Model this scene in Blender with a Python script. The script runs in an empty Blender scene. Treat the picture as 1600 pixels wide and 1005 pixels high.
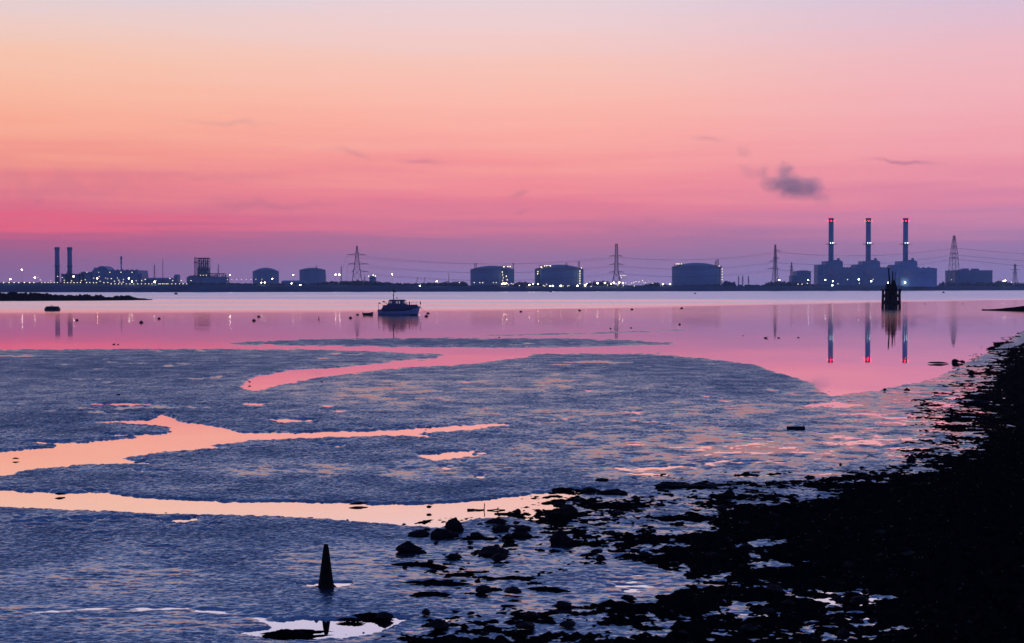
WIND_TIP = 0.07
WIND_ROUGH = 0.20
MUD_SLOPE = 0.9
MUD_ROUGH = 0.28
MUD_IOR = 2.25
MUD_LO = (0.014, 0.021, 0.044)
MUD_HI = (0.034, 0.045, 0.078)
SMOKE_D = 0.030
HAZE_D = 0.00008
MUD_TILT = 0.22
MUD_CON = 3.1
MUD_WET = 0.43
import bpy, math, random
import numpy as np
from mathutils import Vector, Matrix, noise as mnoise

random.seed(11)
rng = np.random.default_rng(11)
SC = bpy.context.scene
COL = SC.collection
R = math.radians

# ------------------------------------------------------------------ camera
F = 2222.0            # focal length in photograph pixels (50 mm on 36 mm, 1600 px)
CAMH = 5.0
VH = 449.5            # row of the horizon in the photograph
PITCH = math.atan((VH - 502.5) / F)
cam_d = bpy.data.cameras.new('camera')
cam = bpy.data.objects.new('camera', cam_d)
COL.objects.link(cam)
cam_d.lens = 50.0
cam_d.sensor_width = 36.0
cam_d.clip_start = 0.5
cam_d.clip_end = 40000.0
cam.location = (0, 0, CAMH)
cam.rotation_euler = (R(90) + PITCH, 0, 0)
SC.camera = cam


def ray(u, v):
    x = (u - 800.0) / F
    y = -(v - 502.5) / F
    cp, sp = math.cos(PITCH), math.sin(PITCH)
    return x, cp - y * sp, sp + y * cp


def ground(u, v, z=0.0):
    dx, dy, dz = ray(u, v)
    t = (z - CAMH) / dz
    return dx * t, dy * t


def at(u, v, Y):
    """point at distance Y seen at photograph position u, v"""
    dx, dy, dz = ray(u, v)
    t = Y / dy
    return dx * t, Y, CAMH + dz * t


# ------------------------------------------------------------------ materials
def new_mat(name):
    m = bpy.data.materials.new(name)
    m.use_nodes = True
    nt = m.node_tree
    for n in list(nt.nodes):
        nt.nodes.remove(n)
    out = nt.nodes.new('ShaderNodeOutputMaterial')
    return m, nt, out


def N(nt, typ, **kw):
    n = nt.nodes.new(typ)
    for k, v in kw.items():
        setattr(n, k, v)
    return n


def math_node(nt, op, a, b=None, c=None, clamp=False):
    n = nt.nodes.new('ShaderNodeMath')
    n.operation = op
    n.use_clamp = clamp
    for i, x in enumerate((a, b, c)):
        if x is None:
            continue
        if isinstance(x, (int, float)):
            n.inputs[i].default_value = x
        else:
            nt.links.new(x, n.inputs[i])
    return n.outputs[0]


def smooth(nt, val, lo, hi, a=0.0, b=1.0):
    n = nt.nodes.new('ShaderNodeMapRange')
    n.interpolation_type = 'SMOOTHSTEP'
    n.inputs['From Min'].default_value = lo
    n.inputs['From Max'].default_value = hi
    n.inputs['To Min'].default_value = a
    n.inputs['To Max'].default_value = b
    nt.links.new(val, n.inputs['Value'])
    return n.outputs['Result']


def solid(name, col, rough=0.7, var=0.25, scale=1.0, spec=0.3, metal=0.0):
    m, nt, out = new_mat(name)
    p = N(nt, 'ShaderNodeBsdfPrincipled')
    tc = N(nt, 'ShaderNodeTexCoord')
    nz = N(nt, 'ShaderNodeTexNoise')
    nz.inputs['Scale'].default_value = scale
    nz.inputs['Detail'].default_value = 5
    nt.links.new(tc.outputs['Object'], nz.inputs['Vector'])
    rp = N(nt, 'ShaderNodeValToRGB')
    rp.color_ramp.elements[0].position = 0.3
    rp.color_ramp.elements[1].position = 0.7
    lo = [max(0, c * (1 - var)) for c in col]
    hi = [min(1, c * (1 + var)) for c in col]
    rp.color_ramp.elements[0].color = (*lo, 1)
    rp.color_ramp.elements[1].color = (*hi, 1)
    nt.links.new(nz.outputs['Fac'], rp.inputs['Fac'])
    nt.links.new(rp.outputs['Color'], p.inputs['Base Color'])
    p.inputs['Roughness'].default_value = rough
    p.inputs['Specular IOR Level'].default_value = spec
    p.inputs['Metallic'].default_value = metal
    nt.links.new(p.outputs['BSDF'], out.inputs['Surface'])
    return m


def glow(name, col, strength):
    m, nt, out = new_mat(name)
    e = N(nt, 'ShaderNodeEmission')
    e.inputs['Color'].default_value = (*col, 1)
    e.inputs['Strength'].default_value = strength
    nt.links.new(e.outputs[0], out.inputs['Surface'])
    return m


M = {}
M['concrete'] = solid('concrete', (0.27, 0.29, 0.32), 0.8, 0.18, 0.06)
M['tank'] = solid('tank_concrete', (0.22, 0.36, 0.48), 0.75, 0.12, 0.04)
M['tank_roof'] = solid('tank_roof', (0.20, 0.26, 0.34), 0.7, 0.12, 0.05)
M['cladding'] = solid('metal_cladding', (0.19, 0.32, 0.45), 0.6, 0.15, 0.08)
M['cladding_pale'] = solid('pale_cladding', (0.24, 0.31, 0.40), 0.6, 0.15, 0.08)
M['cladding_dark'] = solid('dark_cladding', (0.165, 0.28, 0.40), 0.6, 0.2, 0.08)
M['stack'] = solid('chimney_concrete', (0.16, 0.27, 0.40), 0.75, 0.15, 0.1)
M['stack_cap'] = solid('chimney_cap', (0.16, 0.07, 0.09), 0.75, 0.2, 0.2)  # red light of the beacons is put into this base colour
M['steel'] = solid('galvanised_steel', (0.06, 0.068, 0.09), 0.6, 0.2, 0.3, metal=0.3)
M['cable'] = solid('cable', (0.10, 0.10, 0.13), 0.6, 0.2, 0.3)
M['far_trees'] = solid('far_trees', (0.035, 0.06, 0.085), 0.95, 0.4, 0.15, spec=0.05)
M['far_land'] = solid('far_land', (0.045, 0.075, 0.125), 0.95, 0.3, 0.03, spec=0.02)
M['black_timber'] = solid('black_timber', (0.008, 0.008, 0.012), 0.9, 0.4, 2.0, spec=0.08)
M['wet_timber'] = solid('wet_timber', (0.008, 0.008, 0.011), 0.7, 0.4, 2.0, spec=0.2)
M['rock'] = solid('dark_rock', (0.010, 0.0095, 0.011), 0.8, 0.5, 6.0, spec=0.10)
M['marsh'] = solid('marsh', (0.003, 0.003, 0.0045), 1.0, 0.5, 0.3, spec=0.0)
M['hull'] = solid('hull_paint', (0.15, 0.18, 0.26), 0.35, 0.12, 0.5, spec=0.4)
M['hull_low'] = solid('antifouling', (0.02, 0.025, 0.05), 0.6, 0.2, 0.8)
M['trim_green'] = solid('green_trim', (0.015, 0.06, 0.06), 0.4, 0.2, 0.8)
M['cabin'] = solid('cabin_paint', (0.065, 0.08, 0.14), 0.4, 0.12, 0.7)
M['roof_dark'] = solid('dark_roof', (0.02, 0.022, 0.04), 0.6, 0.2, 0.8)
M['dark_fit'] = solid('dark_fitting', (0.012, 0.012, 0.018), 0.6, 0.3, 2.0)
M['fender'] = solid('buoy_plastic', (0.014, 0.010, 0.014), 0.5, 0.3, 2.0)
M['cone'] = solid('muddy_plastic', (0.008, 0.006, 0.006), 0.8, 0.6, 9.0, spec=0.12)
M['bird'] = solid('feathers', (0.012, 0.011, 0.012), 0.9, 0.5, 5.0)
M['lamp_white'] = glow('lamp_white', (1.0, 0.86, 0.60), 55.0)
M['lamp_cool'] = glow('lamp_cool', (0.85, 0.96, 1.0), 45.0)
M['lamp_small'] = glow('lamp_small', (1.0, 0.84, 0.55), 4.2)
M['lamp_dim'] = glow('lamp_dim', (1.0, 0.84, 0.58), 2.2)
M['lamp_orange'] = glow('lamp_orange', (1.0, 0.60, 0.32), 55.0)
M['lamp_red'] = glow('lamp_red', (1.0, 0.0024, 0.0065), 150.0)
M['lamp_stack'] = glow('lamp_stack', (0.88, 1.0, 1.0), 9.0)

# glass of the boat: one sees through both sides of the wheelhouse
m, nt, out = new_mat('cabin_glass')
gls = N(nt, 'ShaderNodeBsdfGlossy')
gls.inputs['Roughness'].default_value = 0.04
trn = N(nt, 'ShaderNodeBsdfTransparent')
trn.inputs['Color'].default_value = (0.86, 0.9, 0.95, 1)
mxg = N(nt, 'ShaderNodeMixShader')
mxg.inputs[0].default_value = 0.18
nt.links.new(trn.outputs[0], mxg.inputs[1])
nt.links.new(gls.outputs[0], mxg.inputs[2])
nt.links.new(mxg.outputs[0], out.inputs['Surface'])
M['glass'] = m


# ------------------------------------------------------------------ mesh helpers
class MB:
    def __init__(self):
        self.v = []
        self.f = []

    def add(self, verts, faces):
        o = len(self.v)
        self.v += [tuple(x) for x in verts]
        self.f += [tuple(i + o for i in f) for f in faces]

    def box(self, x0, x1, y0, y1, z0, z1, taper=0.0):
        t = taper
        self.add([(x0, y0, z0), (x1, y0, z0), (x1, y1, z0), (x0, y1, z0),
                  (x0 + t, y0 + t, z1), (x1 - t, y0 + t, z1), (x1 - t, y1 - t, z1), (x0 + t, y1 - t, z1)],
                 [(3, 2, 1, 0), (4, 5, 6, 7), (0, 1, 5, 4), (1, 2, 6, 5), (2, 3, 7, 6), (3, 0, 4, 7)])
        return self

    def tube(self, p, q, r0, r1=None, n=8):
        p, q = Vector(p), Vector(q)
        r1 = r0 if r1 is None else r1
        d = (q - p)
        if d.length < 1e-6:
            return self
        d.normalize()
        a = d.orthogonal().normalized()
        b = d.cross(a)
        vs = []
        for c, r in ((p, r0), (q, r1)):
            for k in range(n):
                t = 2 * math.pi * k / n
                vs.append(c + a * (r * math.cos(t)) + b * (r * math.sin(t)))
        fs = [(k, (k + 1) % n, n + (k + 1) % n, n + k) for k in range(n)]
        fs += [tuple(reversed(range(n))), tuple(range(n, 2 * n))]
        self.add(vs, fs)
        return self

    def path(self, pts, r, n=6):
        for a, b in zip(pts, pts[1:]):
            self.tube(a, b, r, r, n)
        return self

    def lathe(self, prof, n=24, cx=0.0, cy=0.0):
        """prof: list of (radius, z) bottom to top"""
        vs, fs = [], []
        for r, z in prof:
            for k in range(n):
                t = 2 * math.pi * k / n
                vs.append((cx + r * math.cos(t), cy + r * math.sin(t), z))
        for i in range(len(prof) - 1):
            for k in range(n):
                k2 = (k + 1) % n
                fs.append((i * n + k, i * n + k2, (i + 1) * n + k2, (i + 1) * n + k))
        fs.append(tuple(reversed(range(n))))
        fs.append(tuple((len(prof) - 1) * n + k for k in range(n)))
        self.add(vs, fs)
        return self

    def ball(self, c, rx, ry=None, rz=None, n=10, m=7):
        ry = rx if ry is None else ry
        rz = rx if rz is None else rz
        vs, fs = [], []
        for i in range(1, m):
            ph = math.pi * i / m
            for k in range(n):
                t = 2 * math.pi * k / n
                vs.append((c[0] + rx * math.sin(ph) * math.cos(t), c[1] + ry * math.sin(ph) * math.sin(t), c[2] - rz * math.cos(ph)))
        for i in range(m - 2):
            for k in range(n):
                k2 = (k + 1) % n
                fs.append((i * n + k, i * n + k2, (i + 1) * n + k2, (i + 1) * n + k))
        b = len(vs)
        vs += [(c[0], c[1], c[2] - rz), (c[0], c[1], c[2] + rz)]
        for k in range(n):
            k2 = (k + 1) % n
            fs.append((b, k2, k))
            fs.append((b + 1, (m - 2) * n + k, (m - 2) * n + k2))
        self.add(vs, fs)
        return self

    def build(self, name, mat, parent=None, loc=None, smooth_shade=False):
        me = bpy.data.meshes.new(name)
        me.from_pydata(self.v, [], self.f)
        me.materials.append(mat)
        if smooth_shade:
            for pl in me.polygons:
                pl.use_smooth = True
        o = bpy.data.objects.new(name, me)
        COL.objects.link(o)
        if parent is not None:
            o.parent = parent
        if loc is not None:
            o.location = loc
        return o


def tag(o, label=None, cat=None, group=None, kind=None):
    if label:
        o['label'] = label
    if cat:
        o['category'] = cat
    if group:
        o['group'] = group
    if kind:
        o['kind'] = kind
    return o


def empty(name, loc, label, cat, group=None, rz=0.0):
    o = bpy.data.objects.new(name, None)
    COL.objects.link(o)
    o.location = loc
    o.rotation_euler = (0, 0, rz)
    return tag(o, label, cat, group)


def copy_tree(o, parent=None):
    c = o.copy()
    COL.objects.link(c)
    if parent is not None:
        c.parent = parent
    for ch in list(o.children):
        copy_tree(ch, c)
    return c


# ------------------------------------------------------------------ numpy noise
def _hash(ix, iy, seed):
    h = (ix.astype(np.int64) * 374761393 + iy.astype(np.int64) * 668265263 + seed * 974634777) & 0xffffffff
    h = ((h ^ (h >> 13)) * 1274126177) & 0xffffffff
    return (h ^ (h >> 16)) & 0xffffffff


def gnoise(x, y, seed=0):
    """gradient noise, about unit standard deviation"""
    x0 = np.floor(x)
    y0 = np.floor(y)
    fx = x - x0
    fy = y - y0
    ux = fx * fx * fx * (fx * (fx * 6 - 15) + 10)
    uy = fy * fy * fy * (fy * (fy * 6 - 15) + 10)

    def g(dx, dy):
        a = _hash(x0 + dx, y0 + dy, seed).astype(np.float64) * (2 * math.pi / 4294967296.0)
        return np.cos(a) * (fx - dx) + np.sin(a) * (fy - dy)
    a = g(0, 0)
    a += ux * (g(1, 0) - a)
    b = g(0, 1)
    b += ux * (g(1, 1) - b)
    return (a + uy * (b - a)) * 3.6


def fbm(x, y, octs, seed=0):
    """octs: list of (wavelength, weight)"""
    t = np.zeros_like(x)
    w2 = 0.0
    for i, (l, w) in enumerate(octs):
        t += w * gnoise(x / l + 17.3 * i, y / l - 9.1 * i, seed + i)
        w2 += w * w
    return t / math.sqrt(w2)


def sstep(x, a, b):
    t = np.clip((x - a) / (b - a), 0, 1)
    return t * t * (3 - 2 * t)


VW = 4.0


def poly_sd(u, v, poly, margin=60.0):
    """signed distance (positive inside) to a polygon, rows weighted VW; clipped at margin"""
    P = np.array(poly, float)
    sd = np.full(u.shape, -margin)
    m = ((u > P[:, 0].min() - margin) & (u < P[:, 0].max() + margin) &
         (v > P[:, 1].min() - margin / VW) & (v < P[:, 1].max() + margin / VW))
    uu, vv = u[m], v[m] * VW
    d2 = np.full(uu.shape, 1e12)
    ins = np.zeros(uu.shape, bool)
    Q = P.copy()
    Q[:, 1] *= VW
    for (ax, ay), (bx, by) in zip(Q, np.roll(Q, -1, 0)):
        ex, ey = bx - ax, by - ay
        L = ex * ex + ey * ey + 1e-9
        t = np.clip(((uu - ax) * ex + (vv - ay) * ey) / L, 0, 1)
        dx = uu - ax - t * ex
        dy = vv - ay - t * ey
        d2 = np.minimum(d2, dx * dx + dy * dy)
        c = (ay > vv) != (by > vv)
        if abs(ey) > 1e-9:
            ins ^= c & (uu < ex * (vv - ay) / ey + ax)
    d = np.sqrt(d2)
    sd[m] = np.clip(np.where(ins, d, -d), -margin, margin)
    return sd


def grid_mesh(name, X, Y, Z, mat, smooth_shade=True):
    nr, nc = X.shape
    me = bpy.data.meshes.new(name)
    nv = nr * nc
    co = np.empty((nv, 3), np.float32)
    co[:, 0] = X.ravel()
    co[:, 1] = Y.ravel()
    co[:, 2] = Z.ravel()
    idx = np.arange(nv, dtype=np.int32).reshape(nr, nc)
    q = np.stack([idx[:-1, :-1], idx[1:, :-1], idx[1:, 1:], idx[:-1, 1:]], -1).reshape(-1, 4)
    nf = len(q)
    me.vertices.add(nv)
    me.vertices.foreach_set('co', co.ravel())
    me.loops.add(nf * 4)
    me.loops.foreach_set('vertex_index', q.ravel())
    me.polygons.add(nf)
    me.polygons.foreach_set('loop_start', np.arange(0, nf * 4, 4, dtype=np.int32))
    me.polygons.foreach_set('loop_total', np.full(nf, 4, np.int32))
    if smooth_shade:
        me.polygons.foreach_set('use_smooth', np.ones(nf, bool))
    me.update()
    me.validate()
    me.materials.append(mat)
    o = bpy.data.objects.new(name, me)
    COL.objects.link(o)
    return o


# ------------------------------------------------------------------ dusk sky (world)
def lin(c):
    return tuple((x / 255 / 12.92) if x / 255 <= 0.04045 else ((x / 255 + 0.055) / 1.055) ** 2.4 for x in c)


def s_of_v(v):
    t = (VH - v) / F
    return math.sqrt(max(0.0, t / math.sqrt(1 + t * t)))


SKY = {  # photograph row -> sRGB at the left edge, centre, right edge
    449: ((134, 112, 162), (146, 132, 184), (142, 132, 186)),
    425: ((150, 106, 152), (156, 128, 176), (148, 130, 182)),
    400: ((168, 100, 142), (170, 120, 160), (156, 126, 172)),
    378: ((182, 97, 137), (184, 118, 155), (168, 124, 168)),
    365: ((205, 98, 132), (202, 120, 152), (182, 128, 168)),
    353: ((236, 100, 127), (214, 122, 151), (196, 131, 168)),
    341: ((224, 110, 134), (222, 126, 150), (208, 133, 167)),
    325: ((229, 120, 137), (233, 128, 148), (220, 134, 164)),
    290: ((237, 135, 137), (244, 142, 150), (234, 147, 166)),
    250: ((245, 153, 138), (249, 158, 154), (241, 158, 170)),
    200: ((250, 173, 148), (252, 175, 162), (242, 170, 178)),
    150: ((249, 186, 160), (251, 187, 172), (241, 178, 186)),
    100: ((246, 196, 174), (246, 196, 184), (236, 184, 194)),
    50: ((235, 204, 198), (239, 204, 203), (223, 189, 206)),
    0: ((219, 206, 216), (230, 208, 214), (208, 192, 216)),
}
HIGH = [(14.5, (194, 190, 222)), (19, (148, 163, 214)), (26, (98, 124, 188)), (38, (58, 88, 157)), (90, (43, 72, 138))]

W = bpy.data.worlds.new('World')
SC.world = W
W.use_nodes = True
nt = W.node_tree
for n in list(nt.nodes):
    nt.nodes.remove(n)
wout = N(nt, 'ShaderNodeOutputWorld')
bg = N(nt, 'ShaderNodeBackground')
tc = N(nt, 'ShaderNodeTexCoord')
sep = N(nt, 'ShaderNodeSeparateXYZ')
nt.links.new(tc.outputs['Generated'], sep.inputs[0])
X_, Y_, Z_ = sep.outputs
az = math_node(nt, 'ARCTAN2', X_, Y_)
elev = math_node(nt, 'ARCSINE', math_node(nt, 'MAXIMUM', Z_, 0.0))
# thin drifting veils: stretch the ramp look-up a little, more where the low streaks are
cmb = N(nt, 'ShaderNodeCombineXYZ')
nt.links.new(math_node(nt, 'MULTIPLY', az, 5.0), cmb.inputs[0])
nt.links.new(math_node(nt, 'MULTIPLY', elev, 95.0), cmb.inputs[1])
veil = N(nt, 'ShaderNodeTexNoise')
veil.inputs['Scale'].default_value = 1.0
veil.inputs['Detail'].default_value = 4
veil.inputs['Roughness'].default_value = 0.55
nt.links.new(cmb.outputs[0], veil.inputs['Vector'])
low = smooth(nt, elev, R(3.0), R(9.0), 1.0, 0.25)
s0 = math_node(nt, 'SQRT', math_node(nt, 'MAXIMUM', Z_, 0.0))
off = math_node(nt, 'MULTIPLY', math_node(nt, 'SUBTRACT', veil.outputs['Fac'], 0.5), math_node(nt, 'MULTIPLY', low, 0.095))
s1 = math_node(nt, 'ADD', s0, off, clamp=True)


def ramp(stops):
    r = N(nt, 'ShaderNodeValToRGB')
    cr = r.color_ramp
    stops = sorted(stops)
    while len(cr.elements) < len(stops):
        cr.elements.new(0.5)
    for e, (p_, c_) in zip(cr.elements, stops):
        e.position = p_
    for e, (p_, c_) in zip(cr.elements, stops):
        e.color = (*lin(c_), 1)
    nt.links.new(s1, r.inputs['Fac'])
    return r.outputs['Color']


def mixc(fac, a, b):
    mx = N(nt, 'ShaderNodeMix', data_type='RGBA')
    if isinstance(fac, float):
        mx.inputs[0].default_value = fac
    else:
        nt.links.new(fac, mx.inputs[0])
    for sock, x in ((mx.inputs[6], a), (mx.inputs[7], b)):
        if isinstance(x, tuple):
            sock.default_value = (*x, 1)
        else:
            nt.links.new(x, sock)
    return mx.outputs[2]


hi_stops = [(math.sqrt(math.sin(R(d))), c) for d, c in HIGH]
cols = [ramp([(s_of_v(v), c[i]) for v, c in SKY.items()] + hi_stops) for i in range(3)]
tL = smooth(nt, az, -0.36, 0.0)
tR = smooth(nt, az, 0.0, 0.36)
front = mixc(tR, mixc(tL, cols[0], cols[1]), cols[2])
back = ramp([(0.0, (62, 62, 104)), (0.2, (84, 76, 128)), (0.35, (104, 92, 150)), (0.5, (84, 98, 164)), (0.65, (66, 86, 154)), (1.0, (54, 74, 138))])
cosaz = math_node(nt, 'COSINE', az)
fr = smooth(nt, cosaz, -0.3, 0.75)
skyc = mixc(fr, back, front)
# small wisps of dark cloud over the river
wz = N(nt, 'ShaderNodeTexNoise')
wz.inputs['Scale'].default_value = 55.0
wz.inputs['Detail'].default_value = 3
nt.links.new(tc.outputs['Generated'], wz.inputs['Vector'])
wn = math_node(nt, 'SUBTRACT', wz.outputs['Fac'], 0.5)
tot = None
for (wu, wv, su, sv, slope, amp) in [(660, 254, 26, 4.0, 0.06, .30), (552, 241, 32, 5.0, 0.08, .22), (1103, 222, 22, 3.5, .04, .22), (1403, 262, 36, 3.0, .12, .50),
                                     (810, 305, 12, 4.0, -.2, .28), (814, 331, 9, 3.0, -.3, .24), (360, 197, 60, 4.0, .03, .16), (420, 322, 90, 8.0, 0.0, .30),
                                     (90, 300, 120, 16.0, 0.02, .14), (1000, 352, 110, 5.0, 0.0, .14), (330, 278, 120, 7.0, 0.02, .12)]:
    a0 = math.atan((wu - 800) / F)
    e0 = math.atan((VH - wv) / F)
    da = math_node(nt, 'ADD', math_node(nt, 'SUBTRACT', az, a0), math_node(nt, 'MULTIPLY', wn, 0.016 * su / 30))
    de = math_node(nt, 'ADD', math_node(nt, 'SUBTRACT', elev, e0), math_node(nt, 'MULTIPLY', da, slope))
    de = math_node(nt, 'ADD', de, math_node(nt, 'MULTIPLY', wn, 0.010 * sv / 4))
    qa = math_node(nt, 'POWER', math_node(nt, 'ABSOLUTE', math_node(nt, 'MULTIPLY', da, F / su)), 2.0)
    qe = math_node(nt, 'POWER', math_node(nt, 'ABSOLUTE', math_node(nt, 'MULTIPLY', de, F / sv)), 2.0)
    g = math_node(nt, 'MULTIPLY', math_node(nt, 'EXPONENT', math_node(nt, 'MULTIPLY', math_node(nt, 'ADD', qa, qe), -1.0)), amp)
    tot = g if tot is None else math_node(nt, 'ADD', tot, g)
tot = math_node(nt, 'MULTIPLY', tot, smooth(nt, Y_, 0.2, 0.6), clamp=True)
skyc = mixc(tot, skyc, lin((150, 100, 136)))
nt.links.new(skyc, bg.inputs['Color'])
bg.inputs['Strength'].default_value = 1.05
nt.links.new(bg.outputs[0], wout.inputs['Surface'])

# the sun has set: no sun lamp is left, the sky itself is the only daylight
# ------------------------------------------------------------------ render settings
SC.view_settings.view_transform = 'Standard'
SC.view_settings.look = 'None'
SC.view_settings.exposure = 0.0
SC.view_settings.gamma = 1.0
SC.render.engine = 'CYCLES'
SC.cycles.max_bounces = 5
SC.cycles.diffuse_bounces = 2
SC.cycles.glossy_bounces = 3
SC.cycles.transmission_bounces = 2
SC.cycles.volume_bounces = 1
SC.cycles.transparent_max_bounces = 8
SC.cycles.sample_clamp_indirect = 8.0
SC.cycles.sample_clamp_direct = 0.0
SC.cycles.caustics_reflective = True
SC.cycles.blur_glossy = 0.0
SC.cycles.use_denoising = True
SC.cycles.denoiser = 'OPENIMAGEDENOISE'
SC.cycles.denoising_prefilter = 'ACCURATE'
SC.cycles.denoising_input_passes = 'RGB_ALBEDO_NORMAL'

# ------------------------------------------------------------------ haze
hz = MB().box(-4600, 4600, -60, 5300, -1.6, 106).build('haze', None)
m, nt, out = new_mat('haze')
pv = N(nt, 'ShaderNodeVolumePrincipled')
pv.inputs['Color'].default_value = (0.78, 0.92, 1.0, 1)
pv.inputs['Density'].default_value = HAZE_D
pv.inputs['Anisotropy'].default_value = 0.0
nt.links.new(pv.outputs[0], out.inputs['Volume'])
hz.data.materials.clear()
hz.data.materials.append(m)
hz['kind'] = 'stuff'
hz['label'] = 'thin dusk haze over the river'

# ------------------------------------------------------------------ water
m, nt, out = new_mat('water')
geo = N(nt, 'ShaderNodeNewGeometry')
sp = N(nt, 'ShaderNodeSeparateXYZ')
nt.links.new(geo.outputs['Position'], sp.inputs[0])
px, py = sp.outputs[0], sp.outputs[1]
# edge of the breeze-ruffled water out in the channel
edge = math_node(nt, 'MAXIMUM', math_node(nt, 'MULTIPLY', px, 0.45), math_node(nt, 'MULTIPLY', px, 1.3))
t = math_node(nt, 'SUBTRACT', math_node(nt, 'SUBTRACT', py, edge), 327.0)
st = N(nt, 'ShaderNodeTexNoise')
st.inputs['Scale'].default_value = 1.0
st.inputs['Detail'].default_value = 4
mp = N(nt, 'ShaderNodeMapping')
mp.inputs['Scale'].default_value = (0.0035, 0.022, 1)
nt.links.new(geo.outputs['Position'], mp.inputs['Vector'])
nt.links.new(mp.outputs[0], st.inputs['Vector'])
stn = math_node(nt, 'SUBTRACT', st.outputs['Fac'], 0.5)
t2 = math_node(nt, 'ADD', t, math_node(nt, 'MULTIPLY', stn, 90.0))
wind = smooth(nt, t2, -26.0, 30.0)
# lanes inside the ruffled water
lane = N(nt, 'ShaderNodeTexNoise')
lane.inputs['Scale'].default_value = 1.0
lane.inputs['Detail'].default_value = 3
mp2 = N(nt, 'ShaderNodeMapping')
mp2.inputs['Scale'].default_value = (0.003, 0.010, 1)
nt.links.new(geo.outputs['Position'], mp2.inputs['Vector'])
nt.links.new(mp2.outputs[0], lane.inputs['Vector'])
far_f = smooth(nt, py, 350.0, 900.0)
lanef = smooth(nt, math_node(nt, 'ADD', lane.outputs['Fac'], math_node(nt, 'MULTIPLY', far_f, 0.30)), 0.34, 0.78, 0.25, 1.0)
wind = math_node(nt, 'MULTIPLY', wind, lanef)
# gentle swell nearer in: grows with distance
slope_amp = smooth(nt, py, 120.0, 330.0, 0.0006, 0.0065)
wav = N(nt, 'ShaderNodeTexNoise')
wav.inputs['Scale'].default_value = 0.9
wav.inputs['Detail'].default_value = 3
mp3 = N(nt, 'ShaderNodeMapping')
mp3.inputs['Scale'].default_value = (0.45, 1.0, 1)
nt.links.new(geo.outputs['Position'], mp3.inputs['Vector'])
nt.links.new(mp3.outputs[0], wav.inputs['Vector'])
sv_ = N(nt, 'ShaderNodeVectorMath', operation='SUBTRACT')
nt.links.new(wav.outputs['Color'], sv_.inputs[0])
sv_.inputs[1].default_value = (0.5, 0.5, 0.5)
sc_ = N(nt, 'ShaderNodeVectorMath', operation='SCALE')
nt.links.new(sv_.outputs[0], sc_.inputs[0])
nt.links.new(math_node(nt, 'MULTIPLY', slope_amp, 6.0), sc_.inputs['Scale'])
flat = N(nt, 'ShaderNodeVectorMath', operation='MULTIPLY')
nt.links.new(sc_.outputs[0], flat.inputs[0])
flat.inputs[1].default_value = (1, 1, 0)
# breeze waves show the face turned towards the viewer's shore
tip = N(nt, 'ShaderNodeCombineXYZ')
nt.links.new(math_node(nt, 'MULTIPLY', wind, -WIND_TIP), tip.inputs[1])
tip.inputs[2].default_value = 1.0
nn = N(nt, 'ShaderNodeVectorMath', operation='ADD')
nt.links.new(flat.outputs[0], nn.inputs[0])
nt.links.new(tip.outputs[0], nn.inputs[1])
nrm = N(nt, 'ShaderNodeVectorMath', operation='NORMALIZE')
nt.links.new(nn.outputs[0], nrm.inputs[0])
p = N(nt, 'ShaderNodeBsdfPrincipled')
p.inputs['Base Color'].default_value = (0.88, 0.86, 0.90, 1)
p.inputs['Metallic'].default_value = 1.0
nt.links.new(math_node(nt, 'ADD', smooth(nt, py, 85.0, 300.0, 0.013, 0.12), math_node(nt, 'MULTIPLY', wind, WIND_ROUGH)), p.inputs['Roughness'])
nt.links.new(nrm.outputs[0], p.inputs['Normal'])
nt.links.new(p.outputs[0], out.inputs['Surface'])
M['water'] = m

gx_ = np.array([-4500., -2500, -1400, -800, -400, -200, -100, -50, 0, 50, 100, 200, 400, 800, 1400, 2500, 4500])
gy_ = np.array([5200., 3800, 2800, 2100, 1500, 1000, 700, 500, 350, 240, 160, 110, 75, 50, 30, 15, 0, -50])
GX, GY = np.meshgrid(gx_, gy_)
water = grid_mesh('water', GX, GY, np.zeros_like(GX), M['water'], False)
tag(water, 'calm tidal river at dusk mirroring the pink sky', kind='structure')

# ------------------------------------------------------------------ mud flats
TOP = [(-700, 548), (0, 546), (200, 545), (380, 545), (500, 546), (557, 548), (610, 550), (640, 552), (686, 553), (697, 556), (760, 556), (830, 553), (900, 552), (1000, 552.5),
       (1060, 556), (1120, 562), (1180, 570), (1212, 581), (1243, 590), (1273, 599), (1283, 612), (1302, 618), (1350, 612), (1400, 603), (1450, 593), (1490, 576), (1530, 556), (1570, 535),
       (1605, 512), (1700, 505), (2300, 500)]
MUD_MAIN = TOP + [(2300, 1300), (-700, 1300)]
BAR1 = [(346, 537), (400, 533), (500, 529.5), (650, 528), (800, 528), (900, 529), (980, 531), (1020, 533), (1060, 536), (1045, 539), (980, 540), (900, 543), (800, 544), (660, 543), (560, 542), (450, 540), (400, 540)]
BAR2 = [(730, 525), (800, 521), (900, 519), (1000, 517), (1060, 514.5), (1110, 514.5), (1060, 517.5), (980, 521), (900, 523.5), (800, 525.5)]
C1 = [(376, 604), (400, 589), (452, 579), (541, 574), (610, 566), (689, 558.7), (700, 555), (760, 550), (840, 549), (830, 553.5), (823, 558), (728, 569), (610, 576), (502, 589), (443, 600), (400, 611), (385, 609)]
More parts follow.
